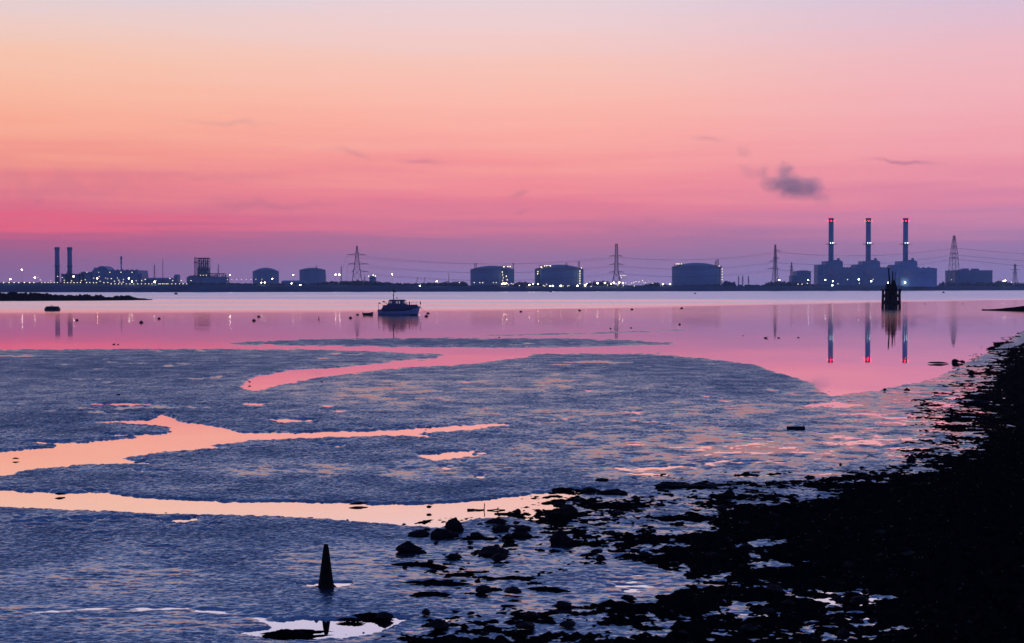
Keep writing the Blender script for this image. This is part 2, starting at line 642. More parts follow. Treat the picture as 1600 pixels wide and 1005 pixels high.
C2 = [(-700, 712), (-100, 708), (0, 706), (40, 703), (87, 699), (90, 696), (40, 690.5), (60, 690.5), (125, 692), (190, 686), (222, 683), (200, 681), (150, 679), (185, 679.5), (250, 680), (270, 676), (265, 669),
      (235, 664), (190, 661), (130, 659), (200, 657.5), (235, 656), (248, 652), (252, 648), (262, 651), (275, 658), (340, 667), (378, 676), (400, 677.6), (498, 675), (610, 673), (679, 668), (777, 662),
      (795, 664), (728, 672.6), (650, 678), (678, 684), (610, 681.5), (498, 684), (400, 688), (330, 697), (352, 699), (290, 704), (240, 709), (188, 716.5), (240, 726), (180, 725), (120, 727), (80, 732), (30, 736), (20, 742), (0, 744), (-100, 748), (-700, 756)]
C3 = [(-700, 756), (-100, 762), (0, 765), (40, 769), (100, 770.5), (165, 770), (180, 773), (240, 779), (300, 781), (350, 785), (450, 784), (510, 786), (548, 785), (560, 788), (670, 788), (760, 781), (860, 769), (930, 765),
      (900, 774), (880, 786), (895, 800), (880, 824), (850, 819), (800, 809), (740, 812), (700, 822), (680, 826), (610, 820), (560, 816), (500, 811), (440, 808), (400, 806), (300, 805), (240, 804), (150, 799), (100, 797), (0, 793), (-700, 800)]
ARCH = [(420, 974), (470, 967), (540, 969), (600, 962), (640, 968), (600, 984), (570, 992), (540, 996), (460, 1001), (410, 997), (385, 988), (425, 981)]
SMALL = [[(254, 815), (275, 811), (305, 810), (310, 814), (290, 818)], [(474, 914.5), (500, 911), (545, 912), (540, 917), (500, 918.5), (482, 917)],
         [(1255, 634), (1300, 629), (1345, 633), (1320, 637)], [(125, 632), (190, 630), (258, 632), (180, 635)], [(650, 712), (720, 705), (768, 708), (720, 716), (680, 720)],
         [(420, 656), (480, 655), (490, 659), (440, 660)], [(380, 631), (410, 631), (415, 635), (385, 634)], [(970, 643), (1000, 643), (998, 647)]]
# soaked patches: centre, spread, strength (0 dry mud .. 1 film of water)
WET = [(1180, 702, 200, 13, 1.25), (1010, 738, 85, 11, 1.2), (1330, 690, 100, 15, 1.25), (1370, 630, 50, 9, 1.0), (1490, 640, 95, 75, 1.15), (1440, 600, 60, 16, .5), (600, 615, 160, 26, .42), (850, 600, 150, 22, .32),
       (1150, 640, 160, 14, .5), (200, 905, 160, 24, .5), (560, 880, 150, 26, .5), (700, 900, 110, 45, .65), (450, 735, 150, 12, .45), (700, 735, 150, 14, .5), (1000, 695, 110, 6, .8), (520, 915, 40, 8, .6),
       (1000, 915, 70, 28, 1.0), (300, 975, 200, 20, .45), (1250, 742, 160, 9, .85), (1420, 705, 70, 18, .9), (850, 940, 130, 20, .75), (1000, 790, 130, 22, .7), (900, 650, 300, 20, .35), (1280, 950, 260, 70, 1.25), (150, 950, 200, 6, .6), (800, 860, 120, 30, .5)]
WET += [(1180, 702, 330, 34, .85), (1420, 650, 150, 75, .9), (1000, 850, 200, 60, .5), ]
DRY = [(150, 575, 260, 22, .8), (200, 645, 180, 18, .7), (60, 660, 100, 20, .8), (650, 535, 300, 8, .7), (980, 575, 140, 16, .5), (1170, 600, 80, 14, .5), (560, 800, 90, 8, .5)]


def gauss_sum(u, v, lst):
    t = np.zeros_like(u)
    for (cu, cv, su, sv2, a) in lst:
        t = np.maximum(t, a * np.exp(-((u - cu) / su) ** 2 - ((v - cv) / sv2) ** 2))
    return t


def fan(u0, u1, du, v0, v1, dv):
    """rays over the flats, denser close to the bank where the photograph is sharper"""
    us = np.arange(u0, u1, du)
    vs = np.arange(v0, v1, dv)
    U, V = np.meshgrid(us, vs)
    dx = (U - 800) / F
    yy = -(V - 502.5) / F
    cp, sp_ = math.cos(PITCH), math.sin(PITCH)
    dy = cp - yy * sp_
    dz = sp_ + yy * cp
    t = -CAMH / dz
    return U, V, dx * t, dy * t


MUDZ = 0.035


def mud_base(U, V, X, Y):
    jit = 6.0 * fbm(U / 40, V / 2.2, [(1.0, 1.0), (0.45, .8), (0.2, .6)], 3) + 1.2 * fbm(X, Y, [(0.8, 1), (0.3, .7)], 5)
    sd = poly_sd(U, V, MUD_MAIN)
    sd = np.maximum(sd, np.maximum(poly_sd(U, V, BAR1), poly_sd(U, V, BAR2) - 2))
    for c in (C1, C2, C3, ARCH):
        sd = np.minimum(sd, -poly_sd(U, V, c))
    for c in SMALL:
        sd = np.minimum(sd, -poly_sd(U, V, c) + 1.0)
    sd = sd + jit * np.clip((np.abs(sd) + 4) / 14, 0.25, 1.0)
    return sd, -0.07 + (MUDZ + 0.07) * sstep(sd, -7, 7)


U, V, X, Y = fan(-480, 2000, 1.5, 503, 1075, 0.75)
sd, base = mud_base(U, V, X, Y)
wet = gauss_sum(U, V, WET)


def path_film(u, v, pts, half, amp):
    d2 = np.full(u.shape, 1e9)
    for (ax, ay), (bx, by) in zip(pts, pts[1:]):
        ex, ey = bx - ax, (by - ay) * VW
        t_ = np.clip(((u - ax) * ex + (v - ay) * VW * ey) / (ex * ex + ey * ey), 0, 1)
        d2 = np.minimum(d2, (u - ax - t_ * ex) ** 2 + ((v - ay) * VW - t_ * ey) ** 2)
    return amp * np.exp(-d2 / (half * half))


wob_a = 5.0 * fbm(U / 60, V / 5, [(1.0, 1.0), (0.4, .7)], 27)
wet = np.maximum(wet, path_film(U, V + wob_a / VW, [(-500, 985), (-200, 974), (-60, 967), (0, 962), (60, 957), (120, 953.5), (200, 951.5), (290, 952.5), (355, 958), (405, 967), (440, 980)], 19, 1.02))
wet = np.maximum(wet, path_film(U, V + wob_a / VW, [(380, 990), (470, 1003), (560, 997), (640, 985), (700, 968)], 24, .85))
dry = gauss_sum(U, V, DRY)
und = fbm(X, Y, [(9.0, 1.0), (4.0, .8), (1.8, .6)], 21)
streak = fbm(U / 60, V / 5.0, [(1.0, 1.0), (0.4, .8)], 23)
near = sstep(V, 560, 900)
film = wet * (0.90 + 0.12 * und + 0.32 * streak)
pud = sstep(0.75 * und + 0.55 * streak, 1.15, 1.75) * sstep(sd, 4, 18)
relief = fbm(X, Y, [(0.50, 1.0), (0.22, .9), (0.11, .7)], 31)


def lumps(shape, seed, kx):
    """small worm-cast lumps, a little wider than deep"""
    w = np.random.default_rng(seed).standard_normal((shape[0], shape[1] + 12))
    o_ = np.zeros(shape)
    for i, k in enumerate(kx):
        o_ += k * w[:, i:i + shape[1]]
    return o_ / math.sqrt(sum(k * k for k in kx))


fine = lumps(X.shape, 5, (.35, .7, 1.0, .7, .35))
coarse = lumps(X.shape, 6, (.5, .8, 1, 1, 1, 1, .8, .5))
coarse = (coarse + np.roll(coarse, 1, 0) + .6 * np.roll(coarse, 2, 0)) / 1.55
dist = np.hypot(X, Y)


def lift_at(d):
    return np.clip(0.06 * 0.75 * d ** 2 / (CAMH * F), 0.0022, 0.010)


fl_c = np.clip(film, 0, 1.08)
A = lift_at(dist) * (1.0 + 0.3 * dry - 0.75 * np.clip(film, 0, 1))
B = 0.0032 * (1.0 + 0.4 * dry - 0.75 * np.clip(film, 0, 1))
lift = 1.0 * A + B
H = base + lift * sstep(sd, 0, 10) - (base > 0) * ((MUDZ + lift) * fl_c + (0.05 + lift) * pud * (1 - dry)) + dry * 0.010 * (sd > 4)
H = H + (A * (0.8 * fine + 0.6 * coarse) + B * relief) * sstep(sd, -4, 6) + 0.007 * und * sstep(sd, 0, 20)
H = np.where(sd < -20, -0.12, H)

m, nt, out = new_mat('wet_mud')
geo = N(nt, 'ShaderNodeNewGeometry')
nz = N(nt, 'ShaderNodeTexNoise')
nz.inputs['Scale'].default_value = 13.0
nz.inputs['Detail'].default_value = 5
nz.inputs['Roughness'].default_value = 0.65
nt.links.new(geo.outputs['Position'], nz.inputs['Vector'])
sb = N(nt, 'ShaderNodeVectorMath', operation='SUBTRACT')
nt.links.new(nz.outputs['Color'], sb.inputs[0])
sb.inputs[1].default_value = (0.5, 0.5, 0.5)
att = N(nt, 'ShaderNodeAttribute', attribute_name='film')
filmv = att.outputs['Fac']
rip = N(nt, 'ShaderNodeTexNoise')
rip.inputs['Scale'].default_value = 8.0
rip.inputs['Detail'].default_value = 7
rip.inputs['Roughness'].default_value = 0.76
lowf = N(nt, 'ShaderNodeTexNoise')
lowf.inputs['Scale'].default_value = 0.5
lowf.inputs['Detail'].default_value = 4
lowf.inputs['Roughness'].default_value = 0.6
nt.links.new(geo.outputs['Position'], lowf.inputs['Vector'])
nt.links.new(geo.outputs['Position'], rip.inputs['Vector'])
wetv = math_node(nt, 'ADD', math_node(nt, 'MULTIPLY', filmv, 0.85), math_node(nt, 'MULTIPLY', math_node(nt, 'ADD', math_node(nt, 'SUBTRACT', rip.outputs['Fac'], 0.5), math_node(nt, 'MULTIPLY', math_node(nt, 'SUBTRACT', lowf.outputs['Fac'], 0.5), 0.45)), MUD_CON))
wetv = math_node(nt, 'ADD', wetv, MUD_WET, clamp=True)
rough_part = math_node(nt, 'SUBTRACT', 1.0, wetv, clamp=True)
sc2 = N(nt, 'ShaderNodeVectorMath', operation='MULTIPLY')
nt.links.new(sb.outputs[0], sc2.inputs[0])
sc2.inputs[1].default_value = (MUD_SLOPE, MUD_SLOPE, 0)
sc3 = N(nt, 'ShaderNodeVectorMath', operation='SCALE')
nt.links.new(sc2.outputs[0], sc3.inputs[0])
nt.links.new(math_node(nt, 'ADD', rough_part, 0.12), sc3.inputs['Scale'])
# ebb ripples: their steep sides lie towards the near shore
tl_ = N(nt, 'ShaderNodeCombineXYZ')
nt.links.new(math_node(nt, 'SUBTRACT', math_node(nt, 'MULTIPLY', rough_part, -MUD_TILT), smooth(nt, filmv, 0.2, 0.9, 0.045, 0.0)), tl_.inputs[1])
ad0 = N(nt, 'ShaderNodeVectorMath', operation='ADD')
nt.links.new(sc3.outputs[0], ad0.inputs[0])
nt.links.new(tl_.outputs[0], ad0.inputs[1])
ad = N(nt, 'ShaderNodeVectorMath', operation='ADD')
nt.links.new(geo.outputs['Normal'], ad.inputs[0])
nt.links.new(ad0.outputs[0], ad.inputs[1])
no = N(nt, 'ShaderNodeVectorMath', operation='NORMALIZE')
nt.links.new(ad.outputs[0], no.inputs[0])
cn = N(nt, 'ShaderNodeTexNoise')
cn.inputs['Scale'].default_value = 0.9
cn.inputs['Detail'].default_value = 6
nt.links.new(geo.outputs['Position'], cn.inputs['Vector'])
cr = N(nt, 'ShaderNodeValToRGB')
cr.color_ramp.elements[0].position = 0.35
cr.color_ramp.elements[1].position = 0.68
cr.color_ramp.elements[0].color = (*MUD_LO, 1)
cr.color_ramp.elements[1].color = (*MUD_HI, 1)
nt.links.new(cn.outputs['Fac'], cr.inputs['Fac'])
p = N(nt, 'ShaderNodeBsdfPrincipled')
nt.links.new(cr.outputs['Color'], p.inputs['Base Color'])
nt.links.new(smooth(nt, wetv, 0.0, 1.0, 0.36, 0.14), p.inputs['Roughness'])
nt.links.new(smooth(nt, wetv, 0.0, 1.0, MUD_IOR, 5.2), p.inputs['IOR'])
p.inputs['Specular IOR Level'].default_value = 0.5
nt.links.new(no.outputs[0], p.inputs['Normal'])
nt.links.new(p.outputs[0], out.inputs['Surface'])
M['mud'] = m
mud = grid_mesh('mud_flat', X, Y, H, M['mud'])
at_ = mud.data.attributes.new('film', 'FLOAT', 'POINT')
at_.data.foreach_set('value', np.clip(film + 0.25 * streak * sstep(film, 0.1, 0.4) + 0.8 * pud - 0.35 * dry + 0.16 * sstep(V, 780, 960) + 0.5 * np.exp(-(sd / 5.0) ** 2), -0.4, 1.2).astype(np.float32).ravel())
tag(mud, 'wet blue-grey tidal mud flat cut by creeks', kind='structure')

# ------------------------------------------------------------------ black weedy foreshore
FCORE = [(2300, 505), (1660, 520), (1600, 535), (1575, 547), (1562, 575), (1554, 610), (1562, 640), (1568, 662), (1535, 682), (1512, 700), (1470, 717), (1420, 735), (1360, 746), (1290, 753), (1220, 768), (1150, 780), (1090, 800),
         (1040, 818), (1000, 836), (972, 852), (988, 868), (1012, 885), (1045, 905), (1055, 930), (1000, 945), (950, 950), (900, 962), (850, 968), (780, 976), (700, 986), (640, 993), (600, 1003), (560, 1100), (2300, 1300)]
FZONE = [(2300, 500), (1660, 518), (1602, 528), (1562, 552), (1518, 582), (1478, 612), (1450, 650), (1470, 680), (1400, 712), (1330, 735), (1200, 748), (1080, 745), (1000, 750), (900, 762), (830, 790), (760, 800), (680, 820), (625, 845),
         (610, 890), (640, 920), (680, 945), (640, 965), (590, 985), (540, 1010), (500, 1100), (2300, 1300)]
POOL = [(1320, 962, 150, 50, .66), (1400, 940, 60, 20, .5), (1260, 985, 90, 20, .8), (1190, 852, 30, 7, .8), (1280, 925, 70, 18, .55), (1000, 912, 65, 24, .95), (1130, 905, 70, 16, .45), (1170, 955, 120, 24, .62), (1110, 975, 120, 10, .55), (1210, 915, 110, 14, .55), (1230, 890, 100, 12, .40), (1270, 775, 70, 9, .35), (1180, 995, 100, 14, .62), (1420, 985, 70, 18, .7),
        (900, 985, 120, 6, .5), (1050, 830, 60, 8, .40), (1110, 800, 60, 6, .35), (1220, 850, 30, 5, .5), (980, 990, 80, 6, .5)]

U, V, X, Y = fan(470, 2200, 1.5, 503, 1075, 0.75)
wob = 8.0 * fbm(U / 40, V / 7, [(1.0, 1.0), (0.5, .7)], 51)
sF = poly_sd(U, V, FCORE, 160) + wob
sZ = poly_sd(U, V, FZONE, 160) + wob
cov = 0.015 + (0.055 + 0.11 * sstep(U, 860, 1050) * sstep(V, 690, 770)) * sstep(sZ, 0, 70) + np.where(V < 715, 0.30 * sstep(sF, -14, 34), 0.34 * sstep(sF, -45, 15)) + 0.425 * sstep(sF, 0, 110)
cov = np.where(sZ < -30, 0.0005, cov) + 0.5 * sstep(U, 1532, 1585) * sstep(V, 533, 548) * (V < 720)
pool = gauss_sum(U, V, POOL)
cov = cov - pool
cov = np.clip(cov, 0.0008, 0.9985)
# normal quantile (Acklam-like logistic approximation)
q = 0.5513 * (np.log(cov / (1 - cov)))
rel = fbm(X, Y, [(2.6, .8), (1.1, .9), (0.45, .85), (0.2, .8), (0.09, .55)], 61)
east = sstep(U, 1380, 1520)
amp = 0.024 + 0.012 * sstep(V, 620, 900) + (0.012 + 0.025 * east) * sstep(sF, 10, 90)
amp = amp * (1 - 0.5 * np.clip(pool * 1.2, 0, 1))
HF = MUDZ + 0.010 - 0.042 * np.clip(pool, 0, 1) + 1.05 * lift_at(np.hypot(X, Y)) + amp * (rel + q)
bank = sstep(sF, 25, 150) * sstep(U, 1340, 1560)
HF = HF + 0.25 * bank * (0.6 + 0.4 * fbm(X, Y, [(3.5, 1), (1.2, .7)], 71))
HF = np.where(sZ < -30, -0.3, np.maximum(HF, -0.3))
m, nt, out = new_mat('weedy_rubble')
geo = N(nt, 'ShaderNodeNewGeometry')
cn = N(nt, 'ShaderNodeTexNoise')
cn.inputs['Scale'].default_value = 5.0
cn.inputs['Detail'].default_value = 8
cn.inputs['Roughness'].default_value = 0.7
nt.links.new(geo.outputs['Position'], cn.inputs['Vector'])
cr = N(nt, 'ShaderNodeValToRGB')
cr.color_ramp.elements[0].position = 0.4
cr.color_ramp.elements[1].position = 0.75
cr.color_ramp.elements[0].color = (0.003, 0.0028, 0.0035, 1)
cr.color_ramp.elements[1].color = (0.012, 0.010, 0.0105, 1)
nt.links.new(cn.outputs['Fac'], cr.inputs['Fac'])
p = N(nt, 'ShaderNodeBsdfPrincipled')
nt.links.new(cr.outputs['Color'], p.inputs['Base Color'])
p.inputs['Roughness'].default_value = 0.85
p.inputs['Specular IOR Level'].default_value = 0.5
p.inputs['Roughness'].default_value = 0.3
# odd wet fronds glint, the rest is matt
gl = N(nt, 'ShaderNodeTexNoise')
gl.inputs['Scale'].default_value = 11.0
gl.inputs['Detail'].default_value = 2
nt.links.new(geo.outputs['Position'], gl.inputs['Vector'])
df = N(nt, 'ShaderNodeBsdfDiffuse')
nt.links.new(cr.outputs['Color'], df.inputs['Color'])
mxs = N(nt, 'ShaderNodeMixShader')
nt.links.new(smooth(nt, gl.outputs['Fac'], 0.66, 0.75, 0.0, 0.4), mxs.inputs[0])
nt.links.new(df.outputs[0], mxs.inputs[1])
nt.links.new(p.outputs[0], mxs.inputs[2])
nt.links.new(mxs.outputs[0], out.inputs['Surface'])
M['weed'] = m
fs = grid_mesh('foreshore', X, Y, HF, M['weed'])
tag(fs, 'black weed-covered rubble foreshore rising to the right', kind='structure')


def shore_height(x, y):
    """height of mud or foreshore at a point (coarse)"""
    return MUDZ


# ------------------------------------------------------------------ far shore
SH_U = [-700, 0, 300, 700, 1220, 1600, 2300]
SH_V = [458.0, 457.0, 456.7, 456.0, 454.9, 453.8, 453.0]


def D(u):
    v = float(np.interp(u, SH_U, SH_V))
    return CAMH * F / (v - VH)


BAND_U = [-700, 0, 290, 480, 560, 740, 1000, 1600, 2300]
BAND_V = [443.5, 443.0, 444.5, 444.8, 445.5, 447.0, 447.0, 447.2, 447.2]


def land_z(u):
    Y = D(u) + 30
    return CAMH + (VH - float(np.interp(u, BAND_U, BAND_V))) / F * Y


us = np.arange(-640, 2260, 6.0)
offs = [-4, 0, 3, 8, 14, 20, 30, 60, 200, 700, 1500]
fr_ = [-.2, 0.02, .30, .62, .85, .97, 1.0, 1.0, 1.0, 1.0, 1.0]
Dn = np.array([D(u) for u in us])
Zn = np.array([land_z(u) for u in us])
Xg, Yg, Zg = [], [], []
for o_, f_ in zip(offs, fr_):
    Yr = Dn + o_
    Xr = (us - 800) / F * Yr
    Xg.append(Xr)
    Yg.append(Yr)
    nzr = gnoise(Xr / 9.0, Yr / 9.0, 77) * 0.28 + gnoise(Xr / 3.1, Yr / 4.0, 78) * 0.15
    Zg.append(np.where(np.array(f_) > 0, Zn * f_ + nzr * (f_ > 0.1), -1.0 * np.ones_like(Zn)))
land = grid_mesh('far_shore', np.array(Xg)[::-1], np.array(Yg)[::-1], np.array(Zg)[::-1], M['far_land'])
tag(land, 'low embanked far shore under the power stations', kind='structure')


def foot(u, off):
    """a spot on the far land: x, y, z of the ground and metres per photograph pixel"""
    Y = D(u) + off
    return (u - 800) / F * Y, Y, land_z(u), Y / F


def hv(v, Y):
    return CAMH + (VH - v) / F * Y


# ------------------------------------------------------------------ trees
tl = MB()
prof_u = [-400, 0, 100, 200, 300, 480, 520, 560, 640, 688, 696, 726, 732, 800, 812, 835, 870, 915, 922, 950, 955, 1000, 1020, 1030, 1045, 1128, 1133, 1150, 1156, 1190, 1200, 1215, 1240, 1275, 1300, 1465, 1472, 1490, 1552, 1560, 1572, 1600, 1900]
prof_v = [440, 441.5, 441, 441.5, 442, 443, 439, 437.5, 442.5, 441, 439.3, 439.5, 445.5, 446, 438, 443, 446, 446, 438, 438.5, 445, 446, 441, 442, 446, 444, 436.5, 441, 444.5, 445, 440.5, 438.5, 440, 444, 446.5, 446, 438, 441.5, 440, 436.5, 439.5, 441.5, 441]
for i in range(2300):
    u = random.uniform(-380, 1880)
    vt = float(np.interp(u, prof_u, prof_v)) + abs(random.gauss(0, 1.1)) - 0.4
    off = random.uniform(24, 70)
    x, y, z, s = foot(u, off)
    zt = hv(vt, y)
    if zt < z + 0.6:
        zt = z + random.uniform(0.4, 1.0)
    w = random.uniform(1.0, 3.0)
    # a shrub or crown: leaf clumps round a short column
    for k in range(7):
        a = random.uniform(0, 6.28)
        r = w * random.uniform(0.2, 1)
        cz = z + (zt - z) * random.uniform(0.1, 1.0)
        cx, cy = x + r * math.cos(a), y + r * math.sin(a)
        e = random.uniform(0.4, 1.1)
        d1 = Vector((random.gauss(0, 1), random.gauss(0, 1), random.gauss(0, 1))).normalized() * e
        d2 = d1.cross(Vector((random.gauss(0, 1), random.gauss(0, 1), random.gauss(0, 1)))).normalized() * e
        c = Vector((cx, cy, cz - e * 0.5))
        tl.add([c - d1, c + d2, c + d1, c - d2], [(0, 1, 2, 3)])
    # solid heart of the scrub
    hgt = max(0.5, (zt - z) * 0.8)
    tl.lathe([(w * .8, z - 0.5), (w, z + hgt * .4), (w * .75, z + hgt * .75), (w * .2, z + hgt)], 6, x, y)
o = tl.build('treeline', M['far_trees'])
tag(o, 'low dark scrub and trees along the far shore', kind='stuff')

for (u, vt, wpx, lab) in [(1153.8, 430.5, 3.2, 'first of the three slim poplars right of the wide domed tank'), (1160.3, 430.5, 3.8, 'middle poplar of three on the far shore, slightly the stoutest'), (1169.3, 430.5, 2.8, 'slim poplar standing apart from a pair of poplars')]:
    x, y, z, s = foot(u, 40)
    h = hv(vt, y) - z
    t = empty('poplar_tree', (x, y, z), lab, 'tree', 'poplars on the far shore')
    MB().tube((0, 0, -0.5), (0, 0, h * .8), 0.35, 0.08).build('trunk', M['far_trees'], t)
    c = MB()
    for k in range(260):
        f = random.random()
        rr = wpx * s * 0.5 * math.sin(math.pi * (0.08 + 0.9 * f) ** 0.8) * random.uniform(0.3, 1.0)
        a = random.uniform(0, 6.28)
        ctr = Vector((rr * math.cos(a), rr * math.sin(a), h * (0.08 + 0.92 * f)))
        e = random.uniform(0.25, 0.6)
        d1 = Vector((random.gauss(0, 1), random.gauss(0, 1), random.gauss(0, 1.6))).normalized() * e
        d2 = d1.cross(Vector((random.gauss(0, 1), random.gauss(0, 1), random.gauss(0, 1)))).normalized() * e * .6
        c.add([ctr - d1, ctr + d2, ctr + d1, ctr - d2], [(0, 1, 2, 3)])
    c.build('crown', M['far_trees'], t)


# ------------------------------------------------------------------ lamps on the far shore
def lamp_part(parent, name, p, r, mat):
    return MB().ball((0, 0, 0), r, r, r, 8, 5).build(name, mat, parent, p, True)


SIZES = {'B': (0.60, 1.0), 'b': (0.47, 1.0), 's': (0.38, 1.0), 'd': (0.34, 1.0)}
lamp_mesh = {}


def shore_lamp(u, v, size, colour, name, label, group):
    x, y, z, s = foot(u, 16)
    z = land_z(u) * 0.85
    zt = hv(v, y)
    base = min(z, zt - 3.0)
    sc = y / 1600.0
    t = empty(name, (x, y, base), label, 'lamp', group)
    MB().tube((0, 0, -0.5), (0, 0, zt - base), 0.13, 0.09, 6).build('pole', M['steel'], t)
    key = (size, colour)
    if key not in lamp_mesh:
        r = SIZES[size][0]
        o = MB().ball((0, 0, 0), r, r, r * 0.8, 8, 6).build('lamp_head', M[colour], t, None, True)
        lamp_mesh[key] = o.data
    else:
        o = bpy.data.objects.new('lamp_head', lamp_mesh[key])
        COL.objects.link(o)
        o.parent = t
    o.location = (0, 0, zt - base)
    o.scale = (sc, sc, sc)
    return t


# the even row along the sea wall, far left
row1 = [40, 97, 149, 197, 256, 311, 355, 438, 470, 503, 533, 567, 601, 672, 706, 740, 773, 807, 840, 904, 938, 975, 1005, 1085, 1125]
row2 = [1160, 1200, 1237, 1270, 1316, 1355, 1395, 1436, 1475, 1515, 1552, 1585]
row3 = [48, 85, 118, 152, 190, 205, 228, 245, 268, 285, 325, 363, 404, 441, 480]
for a in row1:
    shore_lamp(a / 6.667, 441.8, 's' if a > 400 else 'b', 'lamp_small', 'sea_wall_lamp', 'small white lamp of the even row along the sea wall at far left', 'sea wall lamps at far left')
for a in row2:
    shore_lamp(a / 6.667, 443.6, 's', 'lamp_small', 'sea_wall_lamp', 'small white lamp of the even row along the sea wall below the long plant building', 'sea wall lamps by the plant')
for a in row3:
    shore_lamp(220 + a / 6.667, 443.6, 's', 'lamp_small', 'sea_wall_lamp', 'small white lamp of the sea wall row left of the scaffold-like process tower', 'sea wall lamps left of the process tower')
for a, b in [(904, 513), (950, 513), (1000, 513), (1050, 513), (1100, 513), (1150, 513), (1200, 510), (1263, 510)]:
    shore_lamp(220 + a / 6.667, 360 + b / 6.667, 's', 'lamp_dim', 'road_lamp', 'faint road lamp of the row between process tower and small pale tank', 'road lamps by the pale tank')
for u, v, sz, c, lab in [(34.8, 421.8, 'B', 'lamp_white', 'tall single floodlight left of the twin chimneys'), (16.5, 436.5, 'B', 'lamp_white', 'low bright floodlight nearest the left edge of the far shore'), (55, 434, 'B', 'lamp_white', 'bright floodlight between the tall mast lamp and the twin chimneys'),
                    (115.5, 432, 'B', 'lamp_white', 'bright floodlight just right of the second of the twin chimneys'), (152, 435.2, 'B', 'lamp_orange', 'big orange floodlight in front of the long plant building'), (201.7, 435, 'B', 'lamp_white', 'bright white floodlight before the right half of the long plant building'),
                    (206.5, 440, 'B', 'lamp_white', 'low bright floodlight below the right end of the long plant building'), (241.7, 440.3, 'B', 'lamp_white', 'bright lamp under the lattice mast left of the process tower'), (359.5, 429.6, 'B', 'lamp_white', 'tall lone floodlight right of the process tower'),
                    (408.5, 441.7, 'b', 'lamp_white', 'left lamp of the low pair below the small pale tank'), (414, 441.7, 'b', 'lamp_white', 'right lamp of the low pair below the small pale tank'), (426, 435.9, 'b', 'lamp_orange', 'orange lamp in front of the small pale tank'),
                    (458.2, 429.8, 'b', 'lamp_white', 'tall lamp just left of the smooth pale domed tank'), (455.5, 443, 'b', 'lamp_white', 'low lamp left of the smooth pale domed tank'), (469.5, 445.3, 'b', 'lamp_white', 'low lamp at the waterside under the smooth pale domed tank'),
                    (524.3, 429.3, 'B', 'lamp_orange', 'left lamp of the bright pair left of the wide-armed pylon'), (530.5, 429.3, 'B', 'lamp_white', 'right lamp of the bright pair left of the wide-armed pylon'), (613, 428.8, 'b', 'lamp_white', 'lone tall lamp right of the small lit tank'),
                    (656, 447, 'B', 'lamp_cool', 'very bright cool lamp low on the shore above the motor boat'), (682.5, 440, 'b', 'lamp_orange', 'orange lamp beside the rounded clump of trees')]:
    shore_lamp(u, v, sz, c, 'floodlight', lab, None)
g1 = [(59.7, 434), (63.3, 437.6), (79.5, 438.3), (90.6, 432), (97.8, 433.7), (100.6, 438), (112.2, 439), (127.6, 438.7), (133.5, 437.2), (136.2, 425.6), (154.5, 425.6), (146.6, 434.6), (155.4, 432.3), (156.8, 439.6), (165.4, 434.5), (168.6, 435.8),
      (174.3, 435.5), (183.7, 434.5), (179.2, 439.5), (187.5, 441), (189.3, 425.6), (172, 425.6), (206.7, 425.6), (213, 438.9), (221.7, 438.9), (227.2, 436.7), (193.2, 436.5), (192.7, 441), (186, 438), (113.2, 448.2), (150, 449.6)]
for u, v in g1:
    shore_lamp(u, v, 's', random.choice(['lamp_small', 'lamp_small', 'lamp_dim']), 'yard_lamp', 'small yard lamp among the lights around the long plant building', 'yard lamps of the left plant')
g2 = [(221.5, 438.7), (227.2, 436.7), (244, 438.6), (265.7, 435.4), (270, 438.6), (283.3, 438.6), (298.7, 438.6), (265, 448.5), (286.5, 448.5)]
for u, v in g2:
    shore_lamp(u, v, 's', 'lamp_small', 'yard_lamp', 'small yard lamp scattered left of the process tower', 'yard lamps left of the process tower')
g3 = [(741, 441.8), (749.7, 441.8), (754.2, 441.8), (771, 441.8), (775.5, 441.8), (717.7, 442), (794.5, 445.2), (798.7, 443), (801.7, 444), (811.5, 446.2)]
for u, v in g3:
    shore_lamp(u, v, 's', 'lamp_small', 'tank_yard_lamp', 'small lamp at the foot of the domed tank with stair lights', 'lamps at the foot of the lit tank')
g4 = [(784.5, 444), (786.7, 442.6), (789, 444), (791.3, 442.8)]
for u, v in g4:
    shore_lamp(u, v, 'b', 'lamp_orange', 'tank_yard_lamp', 'orange lamp of the cluster under the lit stair tower', 'orange lamps under the stair tower')
g5 = [(827.2, 445.2, 'B', 'lamp_orange'), (833.2, 444, 'b', 'lamp_white'), (840.7, 444, 'B', 'lamp_orange'), (849, 446, 's', 'lamp_small'), (851.2, 447, 's', 'lamp_small'), (854.2, 444.3, 's', 'lamp_small'), (859.5, 447, 'B', 'lamp_white'), (863.7, 447, 'B', 'lamp_cool'),
      (876, 446.7, 'B', 'lamp_white'), (879.7, 447, 's', 'lamp_small'), (887, 447, 's', 'lamp_small'), (889, 446.5, 's', 'lamp_small'), (902.2, 446.7, 'B', 'lamp_white')]
for u, v, a, b in g5:
    shore_lamp(u, v, a, b, 'tank_yard_lamp', 'lamp in the bright string along the foot of the middle domed tank', 'lamps along the middle tank')
